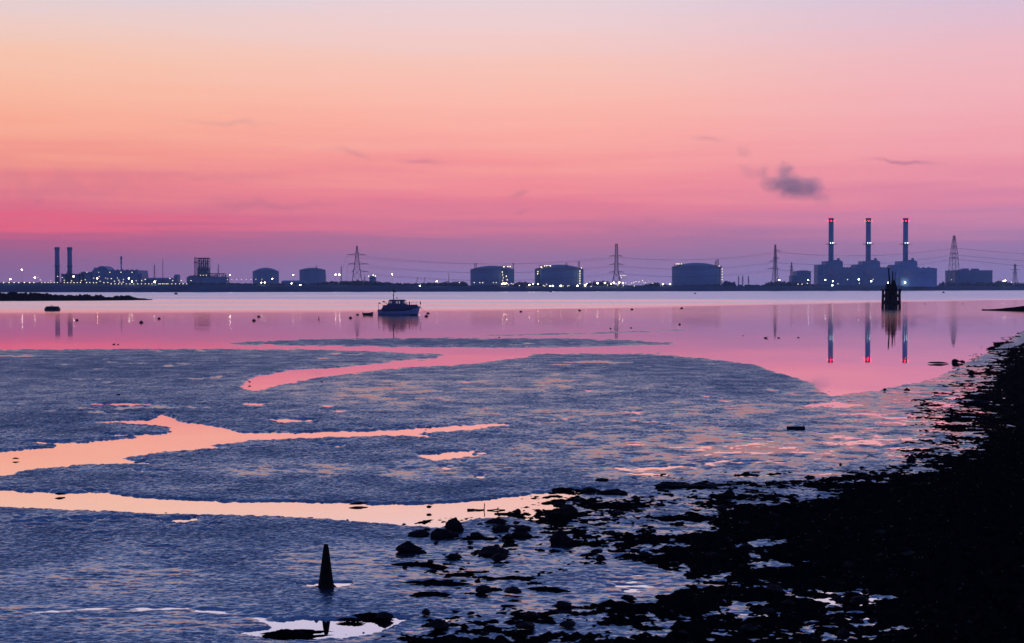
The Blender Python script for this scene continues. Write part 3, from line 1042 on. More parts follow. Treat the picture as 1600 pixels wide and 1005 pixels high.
g6 = [(914.5, 446.2, 'B', 'lamp_orange'), (916.7, 443.5, 's', 'lamp_orange'), (922, 441, 's', 'lamp_small'), (923.5, 447.7, 's', 'lamp_small'), (933.7, 442.5, 'B', 'lamp_white'), (945.2, 442.2, 'B', 'lamp_orange'), (949.3, 445.5, 's', 'lamp_small'), (959.2, 442, 'B', 'lamp_white'),
      (967.5, 441.7, 'B', 'lamp_orange'), (970, 430.5, 's', 'lamp_small'), (973.3, 430.2, 's', 'lamp_small'), (976.7, 430.5, 's', 'lamp_small'), (970.7, 433.5, 's', 'lamp_small'), (973, 441.7, 'b', 'lamp_white'), (977.5, 442.5, 's', 'lamp_small'), (965.5, 445.5, 's', 'lamp_small'),
      (974, 446.2, 's', 'lamp_small'), (986.8, 442.5, 's', 'lamp_small'), (990.2, 441.7, 's', 'lamp_small'), (991, 447, 's', 'lamp_small'), (993.7, 440.2, 's', 'lamp_small'), (998.5, 440.5, 's', 'lamp_small'), (1003.7, 438.7, 's', 'lamp_small'), (1008, 442.2, 's', 'lamp_small'),
      (1020, 442.5, 's', 'lamp_small'), (1036, 444.3, 'B', 'lamp_orange'), (1046.5, 444.3, 'b', 'lamp_cool'), (1005, 441, 's', 'lamp_dim'), (983, 445, 's', 'lamp_dim'), (955, 443.4, 's', 'lamp_orange'), (962.5, 443.5, 's', 'lamp_small'), (1013, 440.5, 's', 'lamp_dim')]
for u, v, a, b in g6:
    shore_lamp(u, v, a, b, 'terminal_lamp', 'lamp in the dense glittering cluster around the splayed pylon', 'terminal lamps around the splayed pylon')
for u, v, a, b, lab in [(1217.4, 437.6, 'b', 'lamp_cool', 'lone cool lamp just right of the slender leaning pylon'), (1262.7, 437.6, 'B', 'lamp_cool', 'bright cool lamp before the stepped block left of the power station'), (1289.3, 437.3, 'B', 'lamp_cool', 'bright cool lamp under the first tall chimney'),
                        (1300.3, 446, 'b', 'lamp_cool', 'low cool lamp at the waterside under the first tall chimney'), (1301, 439.8, 'b', 'lamp_cool', 'upper lamp of the pair under the first tall chimney'), (1341.5, 436.8, 'B', 'lamp_cool', 'bright cool lamp under the second tall chimney'),
                        (1361, 439.5, 'b', 'lamp_cool', 'cool lamp just right of the second tall chimney'), (1387.3, 441.7, 'b', 'lamp_cool', 'cool lamp seen beside the timber beacon'), (1414, 441.7, 'B', 'lamp_cool', 'bright low lamp under the third tall chimney'),
                        (1421.5, 439.2, 'b', 'lamp_cool', 'middle lamp of the rising three right of the third tall chimney'), (1486.3, 437, 's', 'lamp_small', 'small lamp at the foot of the tallest pylon'), (1568, 438.8, 'b', 'lamp_white', 'left lamp of the pair near the right edge of the far shore'),
                        (1570.5, 438.5, 'b', 'lamp_orange', 'right lamp of the pair near the right edge of the far shore')]:
    shore_lamp(u, v, a, b, 'floodlight', lab, None)
g7 = [(1246.7, 444), (1253, 444), (1261.2, 443), (1309, 443.2), (1324, 437), (1342.5, 442.5), (1364, 436.5), (1424.8, 436.2), (1580, 441)]
for u, v in g7:
    shore_lamp(u, v, 's', 'lamp_small', 'station_lamp', 'small lamp along the foot of the three-chimney power station', 'small lamps of the power station')


# ------------------------------------------------------------------ domed storage tanks
def tank(u0, u1, v_wall, v_top, off, label, masts=(), rim=None, stair=None, lights=(), pale=False):
    uc = (u0 + u1) / 2
    x, y, z, s = foot(uc, off)
    Rr = (u1 - u0) / 2 * s
    hw = hv(v_wall, y) - z
    ht = hv(v_top, y) - z
    t = empty('storage_tank', (x, y, z), label, 'storage tank', 'domed storage tanks')
    sh = MB().lathe([(Rr, -2), (Rr, hw - .8)], 48)
    for k in range(24):
        a = 2 * math.pi * k / 24
        cx, cy = Rr * math.cos(a), Rr * math.sin(a)
        sh.tube((cx, cy, -1), (cx, cy, hw - 1.0), 0.45, 0.45, 6)
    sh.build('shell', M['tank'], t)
    MB().lathe([(Rr + .5, hw - .8), (Rr + .5, hw + .3), (Rr - .2, hw + .3)], 48).build('rim', M['concrete'], t)
    dome = []
    for i in range(9):
        a = i / 8
        dome.append((max(0.3, (Rr - .3) * math.cos(a * math.pi / 2)), hw + .3 + (ht - hw - .3) * math.sin(a * math.pi / 2)))
    # shallow spherical cap
    dome = [(max(0.3, (Rr - .4) * (1 - i / 10)), hw + .3 + (ht - hw - .3) * (1 - (1 - i / 10) ** 2.1)) for i in range(11)]
    MB().lathe(dome, 48).build('domed_roof', M['tank_roof'], t, None, True)
    rl = MB()
    for k in range(48):
        a, b = 2 * math.pi * k / 48, 2 * math.pi * (k + 1) / 48
        p0 = (Rr * math.cos(a), Rr * math.sin(a), hw + 1.5)
        p1 = (Rr * math.cos(b), Rr * math.sin(b), hw + 1.5)
        rl.tube(p0, p1, 0.06, 0.06, 4)
        rl.tube((p0[0], p0[1], hw + .3), p0, 0.06, 0.06, 4)
    rl.build('railing', M['steel'], t)
    for (mu, mv0, mv1, wpx) in masts:
        mx = (mu - uc) * s
        my = -math.sqrt(max(0, Rr * Rr - mx * mx)) * 0.75 if abs(mx) < Rr else 0
        z0 = (hw * 0.2 if abs(mx) >= Rr else hw - 0.5)
        z1 = hv(mv1, y) - z
        w = wpx * s / 2
        mb = MB()
        for dx in (-w, w):
            for dy in (-w, w):
                mb.tube((mx + dx, my + dy, z0), (mx + dx, my + dy, z1), 0.22, 0.22, 5)
        k = z0
        while k < z1 - 0.5:
            k2 = min(k + 2.4, z1)
            mb.tube((mx - w, my - w, k), (mx + w, my - w, k2), 0.15, 0.15, 4)
            mb.tube((mx + w, my + w, k), (mx - w, my + w, k2), 0.15, 0.15, 4)
            mb.box(mx - w - .1, mx + w + .1, my - w - .1, my + w + .1, k2 - .2, k2)
            k = k2
        mb.build('pipe_tower', M['steel'], t)
    for (pu0, pu1, pv0, pv1) in (rim or ()):
        pb = MB()
        x0, x1 = (pu0 - uc) * s, (pu1 - uc) * s
        z0, z1 = hv(pv1, y) - z, hv(pv0, y) - z
        pb.box(x0, x1, -Rr * .5, -Rr * .5 + 8, z1 - 0.5, z1)
        for xx in np.linspace(x0 + .3, x1 - .3, 4):
            for yy in (-Rr * .5 + .4, -Rr * .5 + 7.6):
                pb.tube((xx, yy, min(z0, hw)), (xx, yy, z1 + 1.2), 0.2, 0.2, 5)
        pb.box(x0, x1, -Rr * .5 + .1, -Rr * .5 + .25, z1 + 1.0, z1 + 1.2)
        pb.build('roof_platform', M['steel'], t)
    if stair:
        su0, su1 = stair
        x0, x1 = (su0 - uc) * s, (su1 - uc) * s
        mx = (x0 + x1) / 2
        my = -math.sqrt(max(0, Rr * Rr - mx * mx)) - 2.2 if abs(mx) < Rr else -2
        sb_ = MB()
        for xx in (x0, x1):
            for yy in (my - 1.4, my + 1.4):
                sb_.tube((xx, yy, -1), (xx, yy, hw + 2), 0.2, 0.2, 5)
        k = 0
        zz = 0.0
        while zz < hw:
            z2 = min(zz + 3.2, hw + 1)
            sb_.tube((x0, my - 1.4, zz), (x1, my - 1.4, z2), 0.3, 0.3, 4) if k % 2 else sb_.tube((x1, my - 1.4, zz), (x0, my - 1.4, z2), 0.3, 0.3, 4)
            sb_.box(x0 - .2, x1 + .2, my - 1.5, my + 1.5, z2 - .15, z2)
            zz = z2
            k += 1
        sb_.build('stair_tower', M['steel'], t)
    for (lu, lv, r, c) in lights:
        lx = (lu - uc) * s
        ly = -math.sqrt(max(0, (Rr + 2) ** 2 - lx * lx)) - 2.6 if abs(lx) < Rr + 2 else -3.5
        if lv < v_wall:
            ly = -Rr * 0.5 - .8
        lamp_part(t, 'lamp', (lx, ly, hv(lv, y + ly) - z), r * s / 0.75, M[c])
    return t


tank(395.5, 435.5, 424.5, 418.5, 1350, 'small pale domed tank with a shouldered roof right of the process tower', masts=[(397, 438, 426, 1.5)])
tank(468.5, 508.5, 422.3, 418.4, 1250, 'smooth pale domed tank left of the wide-armed pylon', masts=[(496.5, 424, 415.5, 1.2), (508.8, 438, 428, 1.2)])
S = 'lamp_small'
tank(735.5, 803.0, 421.5, 415.4, 150, 'domed tank with a stair tower outlined in lights, left of a similar lit tank', masts=[(743.5, 420, 411.5, 3.0), (802.0, 424, 411.0, 1.6)], rim=[(781, 798.5, 416.6, 421)], stair=(784.5, 793),
     lights=[(781.8, 418.8, .42, S), (787.5, 417, .6, S), (793.5, 416.5, .5, S), (797.2, 416.5, .5, S), (790, 420.7, .4, S), (785.2, 425.2, .5, S), (785.7, 429.7, .42, S), (791.2, 431.7, .55, S), (786.7, 434.2, .4, S), (792.7, 437.2, .55, S), (785.7, 438.5, .5, S)])
tank(836.0, 911.2, 421.0, 413.7, 150, 'middle domed tank with lights curving up its left side', masts=[(903.6, 419, 409.0, 2.4), (884, 414.5, 411.6, 3.0)], rim=[(843, 861, 415.3, 421)], stair=(838, 842.5),
     lights=[(845.2, 417.4, .6, S), (846.7, 419.2, .5, S), (850.5, 415.8, .5, S), (853, 415.3, .4, S), (855.5, 415.2, .4, S), (859.2, 415.4, .6, S), (840, 424.5, .5, S), (839.7, 428, .5, S), (904.7, 423.7, .5, S), (904.7, 427.5, .5, S), (904.7, 431.2, .5, S), (904.7, 435, .5, S), (904.7, 439, .5, S), (904.7, 443, .55, S), (907.5, 419, .4, S)])
tank(1050.2, 1125.5, 417.5, 410.8, 120, 'widest domed tank, standing alone with a vertical string of lights on its right edge', masts=[(1118.5, 418, 406.0, 2.6), (1114.5, 418, 408.2, 1.0)], rim=[(1052, 1064, 413.8, 418)], stair=(1121.5, 1125),
     lights=[(1054, 412.6, .4, S), (1056.5, 412.6, .4, S), (1058.5, 412.6, .4, S), (1062.2, 412.6, .4, S), (1066, 416.2, .35, S), (1069, 416.2, .35, S), (1072, 416.2, .35, S), (1120.5, 415.8, .4, S), (1125.8, 420.7, .42, S), (1125.8, 424.8, .42, S), (1125.8, 429, .42, S), (1125.8, 433.2, .42, S), (1125.8, 437.2, .42, S)])
# the little lit tank right of the wide-armed pylon
x, y, z, s = foot(582.5, 60)
t = empty('small_tank', (x, y, z), 'little upright tank ringed with lamps, right of the wide-armed pylon', 'storage tank')
r = 5.2 * s
h = hv(431.6, y) - z
MB().lathe([(r, -1), (r, h - 0.5), (r - .4, h), (r - 1, h + .3), (0.3, h + .8)], 24).build('shell', M['tank'], t)
MB().lathe([(r + .7, h * .72), (r + .7, h * .72 + .4), (r + .2, h * .72 + .4)], 24).build('walkway', M['steel'], t)
for lu, lv, rr in [(576.6, 431.7, .6), (583.5, 430.0, .8), (586.9, 431.5, .7), (586.5, 443.3, .7)]:
    lamp_part(t, 'lamp', ((lu - 582.5) * s, -r * 0.6 if lv < 440 else -r - 1, hv(lv, y) - z), rr * s, M['lamp_small'])


# ------------------------------------------------------------------ the left plant
def chimney(u, v_top, w_top, w_base, off, label, group, cap=True, platform=None, beacons=False, v_base=None):
    x, y, z, s = foot(u, off)
    h = hv(v_top, y) - z
    t = empty('chimney', (x, y, z), label, 'chimney', group)
    r0, r1 = w_base * s / 2, w_top * s / 2
    mb = MB()
    mb.lathe([(r0, -1), (r0 + (r1 - r0) * .6, h * .45), (r1, h * .8), (r1, h - 3.2)], 28)
    mb.build('shaft', M['stack'], t, None, True)
    cp = MB().lathe([(r1 + .35, h - 3.2), (r1 + .35, h - .4), (r1 + .1, h), (r1 - .8, h), (r1 - .8, h - 1.5)], 28)
    cp.build('cap', M['stack_cap'] if beacons else M['stack'], t)
    for k, (vp, wp) in enumerate(platform or ()):
        zp = hv(vp, y) - z
        rp = wp * s / 2
        pb = MB().lathe([(r1 - .1, zp - .5), (rp, zp - .25), (rp, zp + .1), (r1 - .1, zp + .1)], 28)
        for q in range(16):
            a = 2 * math.pi * q / 16
            b = 2 * math.pi * (q + 1) / 16
            pb.tube((rp * .97 * math.cos(a), rp * .97 * math.sin(a), zp), (rp * .97 * math.cos(a), rp * .97 * math.sin(a), zp + 1.2), .07, .07, 4)
            pb.tube((rp * .97 * math.cos(a), rp * .97 * math.sin(a), zp + 1.2), (rp * .97 * math.cos(b), rp * .97 * math.sin(b), zp + 1.2), .07, .07, 4)
        pb.build('platform', M['steel'], t)
    # ladder up the side
    MB().box(-.35, .35, -r0 - .3, -r0 + .1, 0, h * 0.5).build('ladder', M['steel'], t)
    if beacons:
        zb = hv(345.9, y) - z
        for (bx, by) in ((-0.12 * w_top * s, -r1 - .9), (0.56 * w_top * s, -r1 * 0.55 - .5), (-0.56 * w_top * s, r1 * .4)):
            lamp_part(t, 'beacon', (bx, by, zb), 0.5 if by < -r1 else 0.42, M['lamp_red'])
        zl = hv(380.0, y) - z
        for (bx, by) in ((-0.26 * w_top * s, -r1 - 1.0), (0.18 * w_top * s, -r1 - 1.2), (0.53 * w_top * s, -r1 * .6 - 1)):
            lamp_part(t, 'platform_lamp', (bx, by, zl), 0.5 if bx < 2.5 else .34, M['lamp_stack'])
    return t


chimney(89.9, 386.4, 7.0, 7.4, 230, 'left of the matching twin chimneys at the old plant', 'twin chimneys at far left', platform=[(389.3, 8.2), (416.5, 8.6)])
chimney(109.5, 386.4, 7.0, 7.4, 230, 'right of the matching twin chimneys at the old plant', 'twin chimneys at far left', platform=[(389.3, 8.2), (416.5, 8.6)])
chimney(189.9, 400.5, 1.9, 2.3, 190, 'very thin single chimney rising behind the long plant building', None, platform=[(405.5, 3.0), (411, 3.0)])


def block(u0, u1, v_top, off, depth, name, mat, parent, uc, y, z, s, v_bot=None, taper=0.0, y0=0.0):
    x0, x1 = (u0 - uc) * s, (u1 - uc) * s
    zt = hv(v_top, y) - z
    zb = -1.0 if v_bot is None else hv(v_bot, y) - z
    return MB().box(x0, x1, y0, y0 + depth, zb, zt, taper).build(name, mat, parent)


def windows(parent, uc, y, z, s, u0, u1, v, n, wpx=1.2, hpx=1.0, name='window', yy=-0.12, mat='cladding_dark'):
    for k in range(n):
        u = u0 + (u1 - u0) * (k + .5) / n
        xx = (u - uc) * s
        zz = hv(v, y) - z
        MB().box(xx - wpx * s / 2, xx + wpx * s / 2, yy, yy + .1, zz - hpx * s / 2, zz + hpx * s / 2).build(name, M[mat], parent)


uc = 165
x, y, z, s = foot(uc, 150)
t = empty('plant_building', (x, y, z), 'long dark plant building with a humped roof house, under the thin chimney', 'industrial building')
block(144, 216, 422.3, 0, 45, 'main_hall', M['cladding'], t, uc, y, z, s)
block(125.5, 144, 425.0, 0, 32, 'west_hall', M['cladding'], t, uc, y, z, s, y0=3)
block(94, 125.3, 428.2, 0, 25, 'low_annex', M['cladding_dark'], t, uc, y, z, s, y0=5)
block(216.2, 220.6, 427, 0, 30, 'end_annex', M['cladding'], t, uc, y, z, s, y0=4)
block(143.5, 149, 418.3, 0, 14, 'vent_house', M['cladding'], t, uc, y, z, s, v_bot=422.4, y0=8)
rf = MB()
x0, x1, zb = (149.4 - uc) * s, (167 - uc) * s, hv(422.2, y) - z
prof = [(0, 0), (.05, .62), (.18, .9), (.4, 1.0), (.62, .97), (.8, .66), (.95, .25), (1, 0)]
hh = hv(415.8, y) - z - zb
vs = [(x0 + (x1 - x0) * a, 6, zb + hh * b) for a, b in prof] + [(x0 + (x1 - x0) * a, 34, zb + hh * b) for a, b in prof]
n = len(prof)
rf.add(vs, [(i, i + 1, n + i + 1, n + i) for i in range(n - 1)] + [tuple(reversed(range(n))), tuple(range(n, 2 * n)), (n - 1, 0, n, 2 * n - 1)])
rf.build('humped_roof_house', M['cladding_dark'], t)
pp = MB()
for k in range(14):
    u = random.uniform(96, 143)
    xx = (u - uc) * s
    zt = hv(random.uniform(423, 428), y) - z
    pp.tube((xx, 2, 0), (xx, 2, zt), .5, .4, 6)
    pp.tube((xx, 2, zt * .8), (xx + random.uniform(-6, 6), 2.4, zt * .8), .35, .35, 6)
pp.build('pipework', M['steel'], t)
windows(t, uc, y, z, s, 146, 214, 430, 9, 3.0, 1.6)
for k in range(6):
    u = 172 + k * 7.5
    MB().box((u - uc) * s - 1.2, (u - uc) * s + 1.2, 12, 15, hv(422.3, y) - z, hv(421.0, y) - z).build('roof_vent', M['cladding_dark'], t)

# scaffold-like process tower
uc = 315
x, y, z, s = foot(uc, 90)
t = empty('process_tower', (x, y, z), 'tall open-framed process tower with scaffold top on a sprawling low deck', 'process tower')


def lattice_box(mb, x0, x1, y0, y1, z0, z1, nx, nz, r):
    for i in range(nx + 1):
        xx = x0 + (x1 - x0) * i / nx
        for yy in (y0, y1):
            mb.tube((xx, yy, z0), (xx, yy, z1), r, r, 5)
    for k in range(nz + 1):
        zz = z0 + (z1 - z0) * k / nz
        for yy in (y0, y1):
            mb.tube((x0, yy, zz), (x1, yy, zz), r, r, 5)
        for i in range(nx + 1):
            xx = x0 + (x1 - x0) * i / nx
            mb.tube((xx, y0, zz), (xx, y1, zz), r, r, 5)
    for k in range(nz):
        for i in range(nx):
            a = (x0 + (x1 - x0) * i / nx, y0, z0 + (z1 - z0) * k / nz)
            b = (x0 + (x1 - x0) * (i + 1) / nx, y0, z0 + (z1 - z0) * (k + 1) / nz)
            if (i + k) % 2:
                mb.tube(a, b, r * .7, r * .7, 4)


def zz_(v):
    return hv(v, y) - z


mb = MB()
lattice_box(mb, (308.5 - uc) * s, (325.7 - uc) * s, 0, 10, 0, zz_(403.3), 5, 9, .34)
mb.build('frame', M['steel'], t)
for k in range(5):
    xa = (309.6 + k * 3.4 - uc) * s
    MB().lathe([(.95, 0), (.95, zz_(406 + (k % 2) * 2)), (.4, zz_(405 + (k % 2) * 2))], 12, xa + .3, 5).build('column', M['cladding_dark'], t)
block(308.2, 326, 403.0, 0, 10.4, 'top_deck', M['steel'], t, uc, y, z, s, v_bot=404.6, y0=-.2)
block(309, 325.2, 418.2, 0, 9, 'lower_house', M['cladding_dark'], t, uc, y, z, s, y0=.6)
mb = MB()
lattice_box(mb, (303.6 - uc) * s, (305.8 - uc) * s, 2, 4, 0, zz_(402.3), 1, 14, .2)
mb.box((302.6 - uc) * s, (306.5 - uc) * s, 1.4, 4.6, zz_(411), zz_(409.8))
mb.build('lift_shaft', M['steel'], t)
block(293.2, 355, 433.0, 0, 16, 'deck_house', M['cladding_dark'], t, uc, y, z, s, y0=-4)
block(295, 308, 431.2, 0, 9, 'west_deck_house', M['cladding_dark'], t, uc, y, z, s, v_bot=433.1, y0=-2)
mb = MB()
lattice_box(mb, (326.5 - uc) * s, (350.5 - uc) * s, -2, 8, zz_(433), zz_(427.6), 8, 1, .3)
mb.box((326 - uc) * s, (351 - uc) * s, -2.2, 8.2, zz_(428.3), zz_(427.3))
mb.build('pipe_rack', M['steel'], t)
mb = MB()
mb.tube(((341 - uc) * s, 2, zz_(428)), ((341 - uc) * s, 2, zz_(412)), .5, .2, 6)
for v in (415, 419, 423):
    mb.tube(((339 - uc) * s, 2, zz_(v)), ((343 - uc) * s, 2, zz_(v)), .16, .16, 4)
mb.tube(((341 - uc) * s, 2, zz_(417)), ((338.2 - uc) * s, 2, zz_(427)), .12, .12, 4)
mb.build('vent_mast', M['steel'], t)
mb = MB()
for k in range(26):
    u = random.uniform(294, 354)
    v = random.uniform(428.2, 433)
    mb.tube(((u - uc) * s, -3 + random.uniform(0, 3), 0), ((u - uc) * s, -3, zz_(v)), .4, .35, 6)
    mb.tube(((u - uc) * s, -3.4, zz_(v + 2)), ((u + random.uniform(-8, 8) - uc) * s, -3.4, zz_(v + 2)), .3, .3, 6)
mb.build('pipework', M['steel'], t)
for lu in (313.9, 318.3, 322.8):
    lamp_part(t, 'lamp', ((lu - uc) * s, -1, zz_(430.4)), .45, M['lamp_dim'])

# low works along the left shore
for (u0, u1, vt, off, nm, lab) in [(272, 277.5, 431.5, 120, 'works_stack', 'squat square works stack left of the process tower'), (224, 268, 437.0, 160, 'works_shed', 'long low works shed right of the old plant'), (440, 476, 441.2, 90, 'works_shed', 'low shed at the foot of the smooth pale domed tank')]:
    uc2 = (u0 + u1) / 2
    x, y, z, s = foot(uc2, off)
    t = empty(nm, (x, y, z), lab, 'industrial building')
    w = (u1 - u0) * s / 2
    h = hv(vt, y) - z
    MB().box(-w, w, 0, 14, -1, h).build('wall', M['cladding'], t)
    g = MB()
    g.add([(-w - .3, -.4, h), (w + .3, -.4, h), (w + .3, 14.4, h), (-w - .3, 14.4, h), (-w - .3, 7, h + min(2.2, w)), (w + .3, 7, h + min(2.2, w))], [(0, 1, 5, 4), (2, 3, 4, 5), (0, 4, 3), (1, 2, 5), (3, 2, 1, 0)])
    g.build('roof', M['cladding_dark'], t)

# ------------------------------------------------------------------ the three-chimney power station
for k, (lab_c, lab_b, lab_h) in enumerate([('left of the three tall red-lit chimneys', 'boiler house under the left tall chimney, pale panel on its flank', 'low turbine hall between left and middle tall chimneys'),
                                           ('middle of the three tall red-lit chimneys', 'boiler house under the middle tall chimney', 'low turbine hall between middle and right tall chimneys'),
                                           ('right of the three tall red-lit chimneys', 'boiler house under the right tall chimney, behind the timber beacon', 'long low turbine hall right of all three tall chimneys')]):
    du = 58.1 * k
    uc = 1298 + du
    Yb = D(1298) + 170          # all three stand in one line
    chx = uc
    off = Yb - D(uc)
    chimney(uc, 341.2, 7.6, 8.4, off + 22, lab_c, 'three tall chimneys', platform=[(346.6, 10.4), (382.0, 16.5)], beacons=True)
    x, y, z, s = foot(uc, off)
    t = empty('boiler_house', (x, y, z), lab_b, 'power station', 'boiler houses')
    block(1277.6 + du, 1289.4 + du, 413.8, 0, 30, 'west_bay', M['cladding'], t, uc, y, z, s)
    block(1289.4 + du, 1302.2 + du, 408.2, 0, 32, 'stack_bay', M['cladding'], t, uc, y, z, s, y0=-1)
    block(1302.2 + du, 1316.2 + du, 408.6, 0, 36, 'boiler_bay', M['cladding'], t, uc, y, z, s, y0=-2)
    block(1302.6 + du, 1309.0 + du, 406.3, 0, 10, 'roof_plant', M['cladding_dark'], t, uc, y, z, s, v_bot=408.7, y0=3)
    block(1309.2 + du, 1312.2 + du, 403.4, 0, 5, 'roof_turret', M['cladding_dark'], t, uc, y, z, s, v_bot=408.7, y0=3)
    block(1312.4 + du, 1315.6 + du, 407.0, 0, 6, 'roof_plant', M['cladding_dark'], t, uc, y, z, s, v_bot=408.7, y0=5)
    block(1293.2 + du, 1309.2 + du, 420.2, 0, .4, 'wall_panel', M['cladding_pale'], t, uc, y, z, s, v_bot=433.5, y0=-2.5)
    block(1279.5 + du, 1285.5 + du, 421.5, 0, .3, 'louvre_panel', M['cladding_dark'], t, uc, y, z, s, v_bot=430, y0=-.32)
    windows(t, uc, y, z, s, 1303.5 + du, 1315 + du, 412.2, 4, 1.3, 1.2, 'window', -2.14)
    u1 = 1335.5 + du if k < 2 else 1463.4
    th = empty('turbine_hall', (x, y, z), lab_h, 'power station', 'turbine halls')
    block(1316.4 + du, u1, 419.6, 0, 34, 'hall', M['cladding'], th, uc, y, z, s, y0=-1)
    block(1316.4 + du + 2, u1 - 1, 418.6, 0, 20, 'roof', M['cladding_dark'], th, uc, y, z, s, v_bot=419.6, y0=6)
    block(1319 + du, u1 - 3, 424.5, 0, .3, 'wall_panel', M['cladding_pale'] if k == 0 else M['cladding_dark'], th, uc, y, z, s, v_bot=428.0, y0=-1.32)
    windows(th, uc, y, z, s, 1320 + du, u1 - 3, 433, 4, 2.2, 2.2, 'door', -1.14)
    for q in range(3):
        uu = 1321 + du + q * (u1 - 1321 - du) / 3.2
        MB().box((uu - uc) * s - 1.4, (uu - uc) * s + 1.4, 10, 13, hv(418.6, y) - z, hv(417.4, y) - z).build('roof_vent', M['steel'], th)
# stepped block to the left of it, big block to the right
uc = 1255
x, y, z, s = foot(uc, 130)
t = empty('stepped_block', (x, y, z), 'dark stepped industrial block just left of the power station', 'industrial building')
block(1244.8, 1266.8, 423.8, 0, 30, 'main_block', M['cladding_dark'], t, uc, y, z, s)
block(1237.8, 1244.7, 430.6, 0, 24, 'low_wing', M['cladding_dark'], t, uc, y, z, s, y0=2)
block(1250, 1263, 422.6, 0, 14, 'roof_plant', M['cladding'], t, uc, y, z, s, v_bot=423.9, y0=4)
windows(t, uc, y, z, s, 1246, 1266, 430, 5, 1.8, 1.4)
uc = 1521
x, y, z, s = foot(uc, 120)
t = empty('flat_roofed_block', (x, y, z), 'big plain flat-roofed block right of the tallest pylon', 'industrial building')
block(1492.2, 1550.4, 423.2, 0, 60, 'main_block', M['cladding_dark'], t, uc, y, z, s)
block(1491.8, 1550.8, 422.4, 0, 61, 'roof_edge', M['cladding_dark'], t, uc, y, z, s, v_bot=423.2, y0=-.5)
for (a, b, v) in [(1504, 1508.5, 421.2), (1509.5, 1519, 419.4), (1525.5, 1535, 419.6)]:
    block(a, b, v, 0, 14, 'roof_plant', M['cladding'], t, uc, y, z, s, v_bot=422.5, y0=20)
windows(t, uc, y, z, s, 1495, 1548, 433, 7, 3.5, 3.0, 'loading_door')


# ------------------------------------------------------------------ pylons and cables
def pylon(u, v_top, off, label, arms, w_base, w_waist, w_top, v_waist, turn=0.0, group='pylons along the far shore', r=0.20):
    x, y, z, s = foot(u, off)
    h = hv(v_top, y) - z
    zw = hv(v_waist, y) - z
    t = empty('pylon', (x, y, z), label, 'pylon', group)
    wb, ww, wt = w_base * s / 2, w_waist * s / 2, w_top * s / 2

    def half(zq):
        if zq < zw:
            return wb + (ww - wb) * zq / zw
        return ww + (wt - ww) * (zq - zw) / (h - zw)
    mb = MB()
    lev = [0.0]
    while lev[-1] < h - 0.5:
        lev.append(min(h, lev[-1] + max(2.2, half(lev[-1]) * 1.7)))
    R_ = lambda q: (q[0] * math.cos(turn) - q[1] * math.sin(turn), q[0] * math.sin(turn) + q[1] * math.cos(turn), q[2])
    for a, b in zip(lev, lev[1:]):
        ha, hb = half(a), half(b)
        ca = [(-ha, -ha, a), (ha, -ha, a), (ha, ha, a), (-ha, ha, a)]
        cb = [(-hb, -hb, b), (hb, -hb, b), (hb, hb, b), (-hb, hb, b)]
        for i in range(4):
            j = (i + 1) % 4
            mb.tube(R_(ca[i]), R_(cb[i]), r * 1.5, r * 1.5, 4)
            mb.tube(R_(ca[i]), R_(cb[j]), r * .7, r * .7, 4)
            mb.tube(R_(ca[j]), R_(cb[i]), r * .7, r * .7, 4)
            mb.tube(R_(cb[i]), R_(cb[j]), r * .7, r * .7, 4)
    mb.build('lattice_body', M['steel'], t)
    tips = []
    for (v, l_px, r_px) in arms:
        za = hv(v, y) - z
        for sgn, L in ((-1, l_px), (1, r_px)):
            if L <= 0:
                continue
            e = L * s
            ha = half(za)
            ab = MB()
            tip = R_((sgn * e, 0, za))
            for q in (-ha, ha):
                ab.tube(R_((sgn * ha, q, za - .2)), tip, r, r * .8, 4)
                ab.tube(R_((sgn * ha, q, za + 1.6)), tip, r, r * .8, 4)
                for f in (.33, .66):
                    ab.tube(R_((sgn * (ha + (e - ha) * f), q * (1 - f), za - .2)), R_((sgn * (ha + (e - ha) * f), q * (1 - f), za + 1.6 * (1 - f))), r * .6, r * .6, 4)
            arm = ab.build('cross_arm', M['steel'], t)
            il = 1.8
            ins = MB()
            for k in range(5):
                ins.tube((tip[0], tip[1], tip[2] - il * k / 5), (tip[0], tip[1], tip[2] - il * (k + .5) / 5), .22, .12, 6)
            ins.tube(tip, (tip[0], tip[1], tip[2] - il), .07, .07, 4)
            ins.build('insulator', M['steel'], arm)
            tips.append(((x + tip[0], y + tip[1], z + tip[2] - il), za, sgn))
    return tips


tA = pylon(558.0, 384.5, 60, 'wide-armed pylon with drooping leads above the motor boat', [(398.5, 15.5, 14.0), (412.8, 14.0, 18.0), (424.8, 8.0, 18.0)], 16.5, 7.0, 1.2, 412.0, 0.1, r=.30)
tB = pylon(963.0, 381.0, 40, 'sharp dark pylon with splayed legs among glittering terminal lights', [(400.3, 10.5, 9.5), (413.4, 10.5, 10.5), (425.4, 10.5, 11.0)], 14.0, 5.5, 3.2, 424.0, 0.0, r=.30)
tC = pylon(1211.0, 382.5, 45, 'slender pylon between poplars and the stepped block', [(392.3, 2.5, 11.0), (404.0, 4, 7), (408.5, 11.5, 3.0), (420.0, 14.5, 7.5)], 8.5, 4.2, 1.4, 418.0, 0.5, r=.26)
tD = pylon(1490.0, 368.5, 50, 'tallest pylon, with stubby arms, right of the power station', [(374.6, 3.2, 3.2), (386.0, 6.2, 6.2), (396.5, 6.6, 6.6), (403, 6.0, 6.0)], 15.0, 9.0, 2.2, 400.0, 0.78, r=.24)
tE = pylon(1585.5, 412.5, 700, 'small distant pylon near the right edge of the shore', [(421.5, 8, 8), (415.5, 4, 4), (427, 5, 5)], 7.0, 3.2, 1.2, 428.0, 0.2, r=.26)
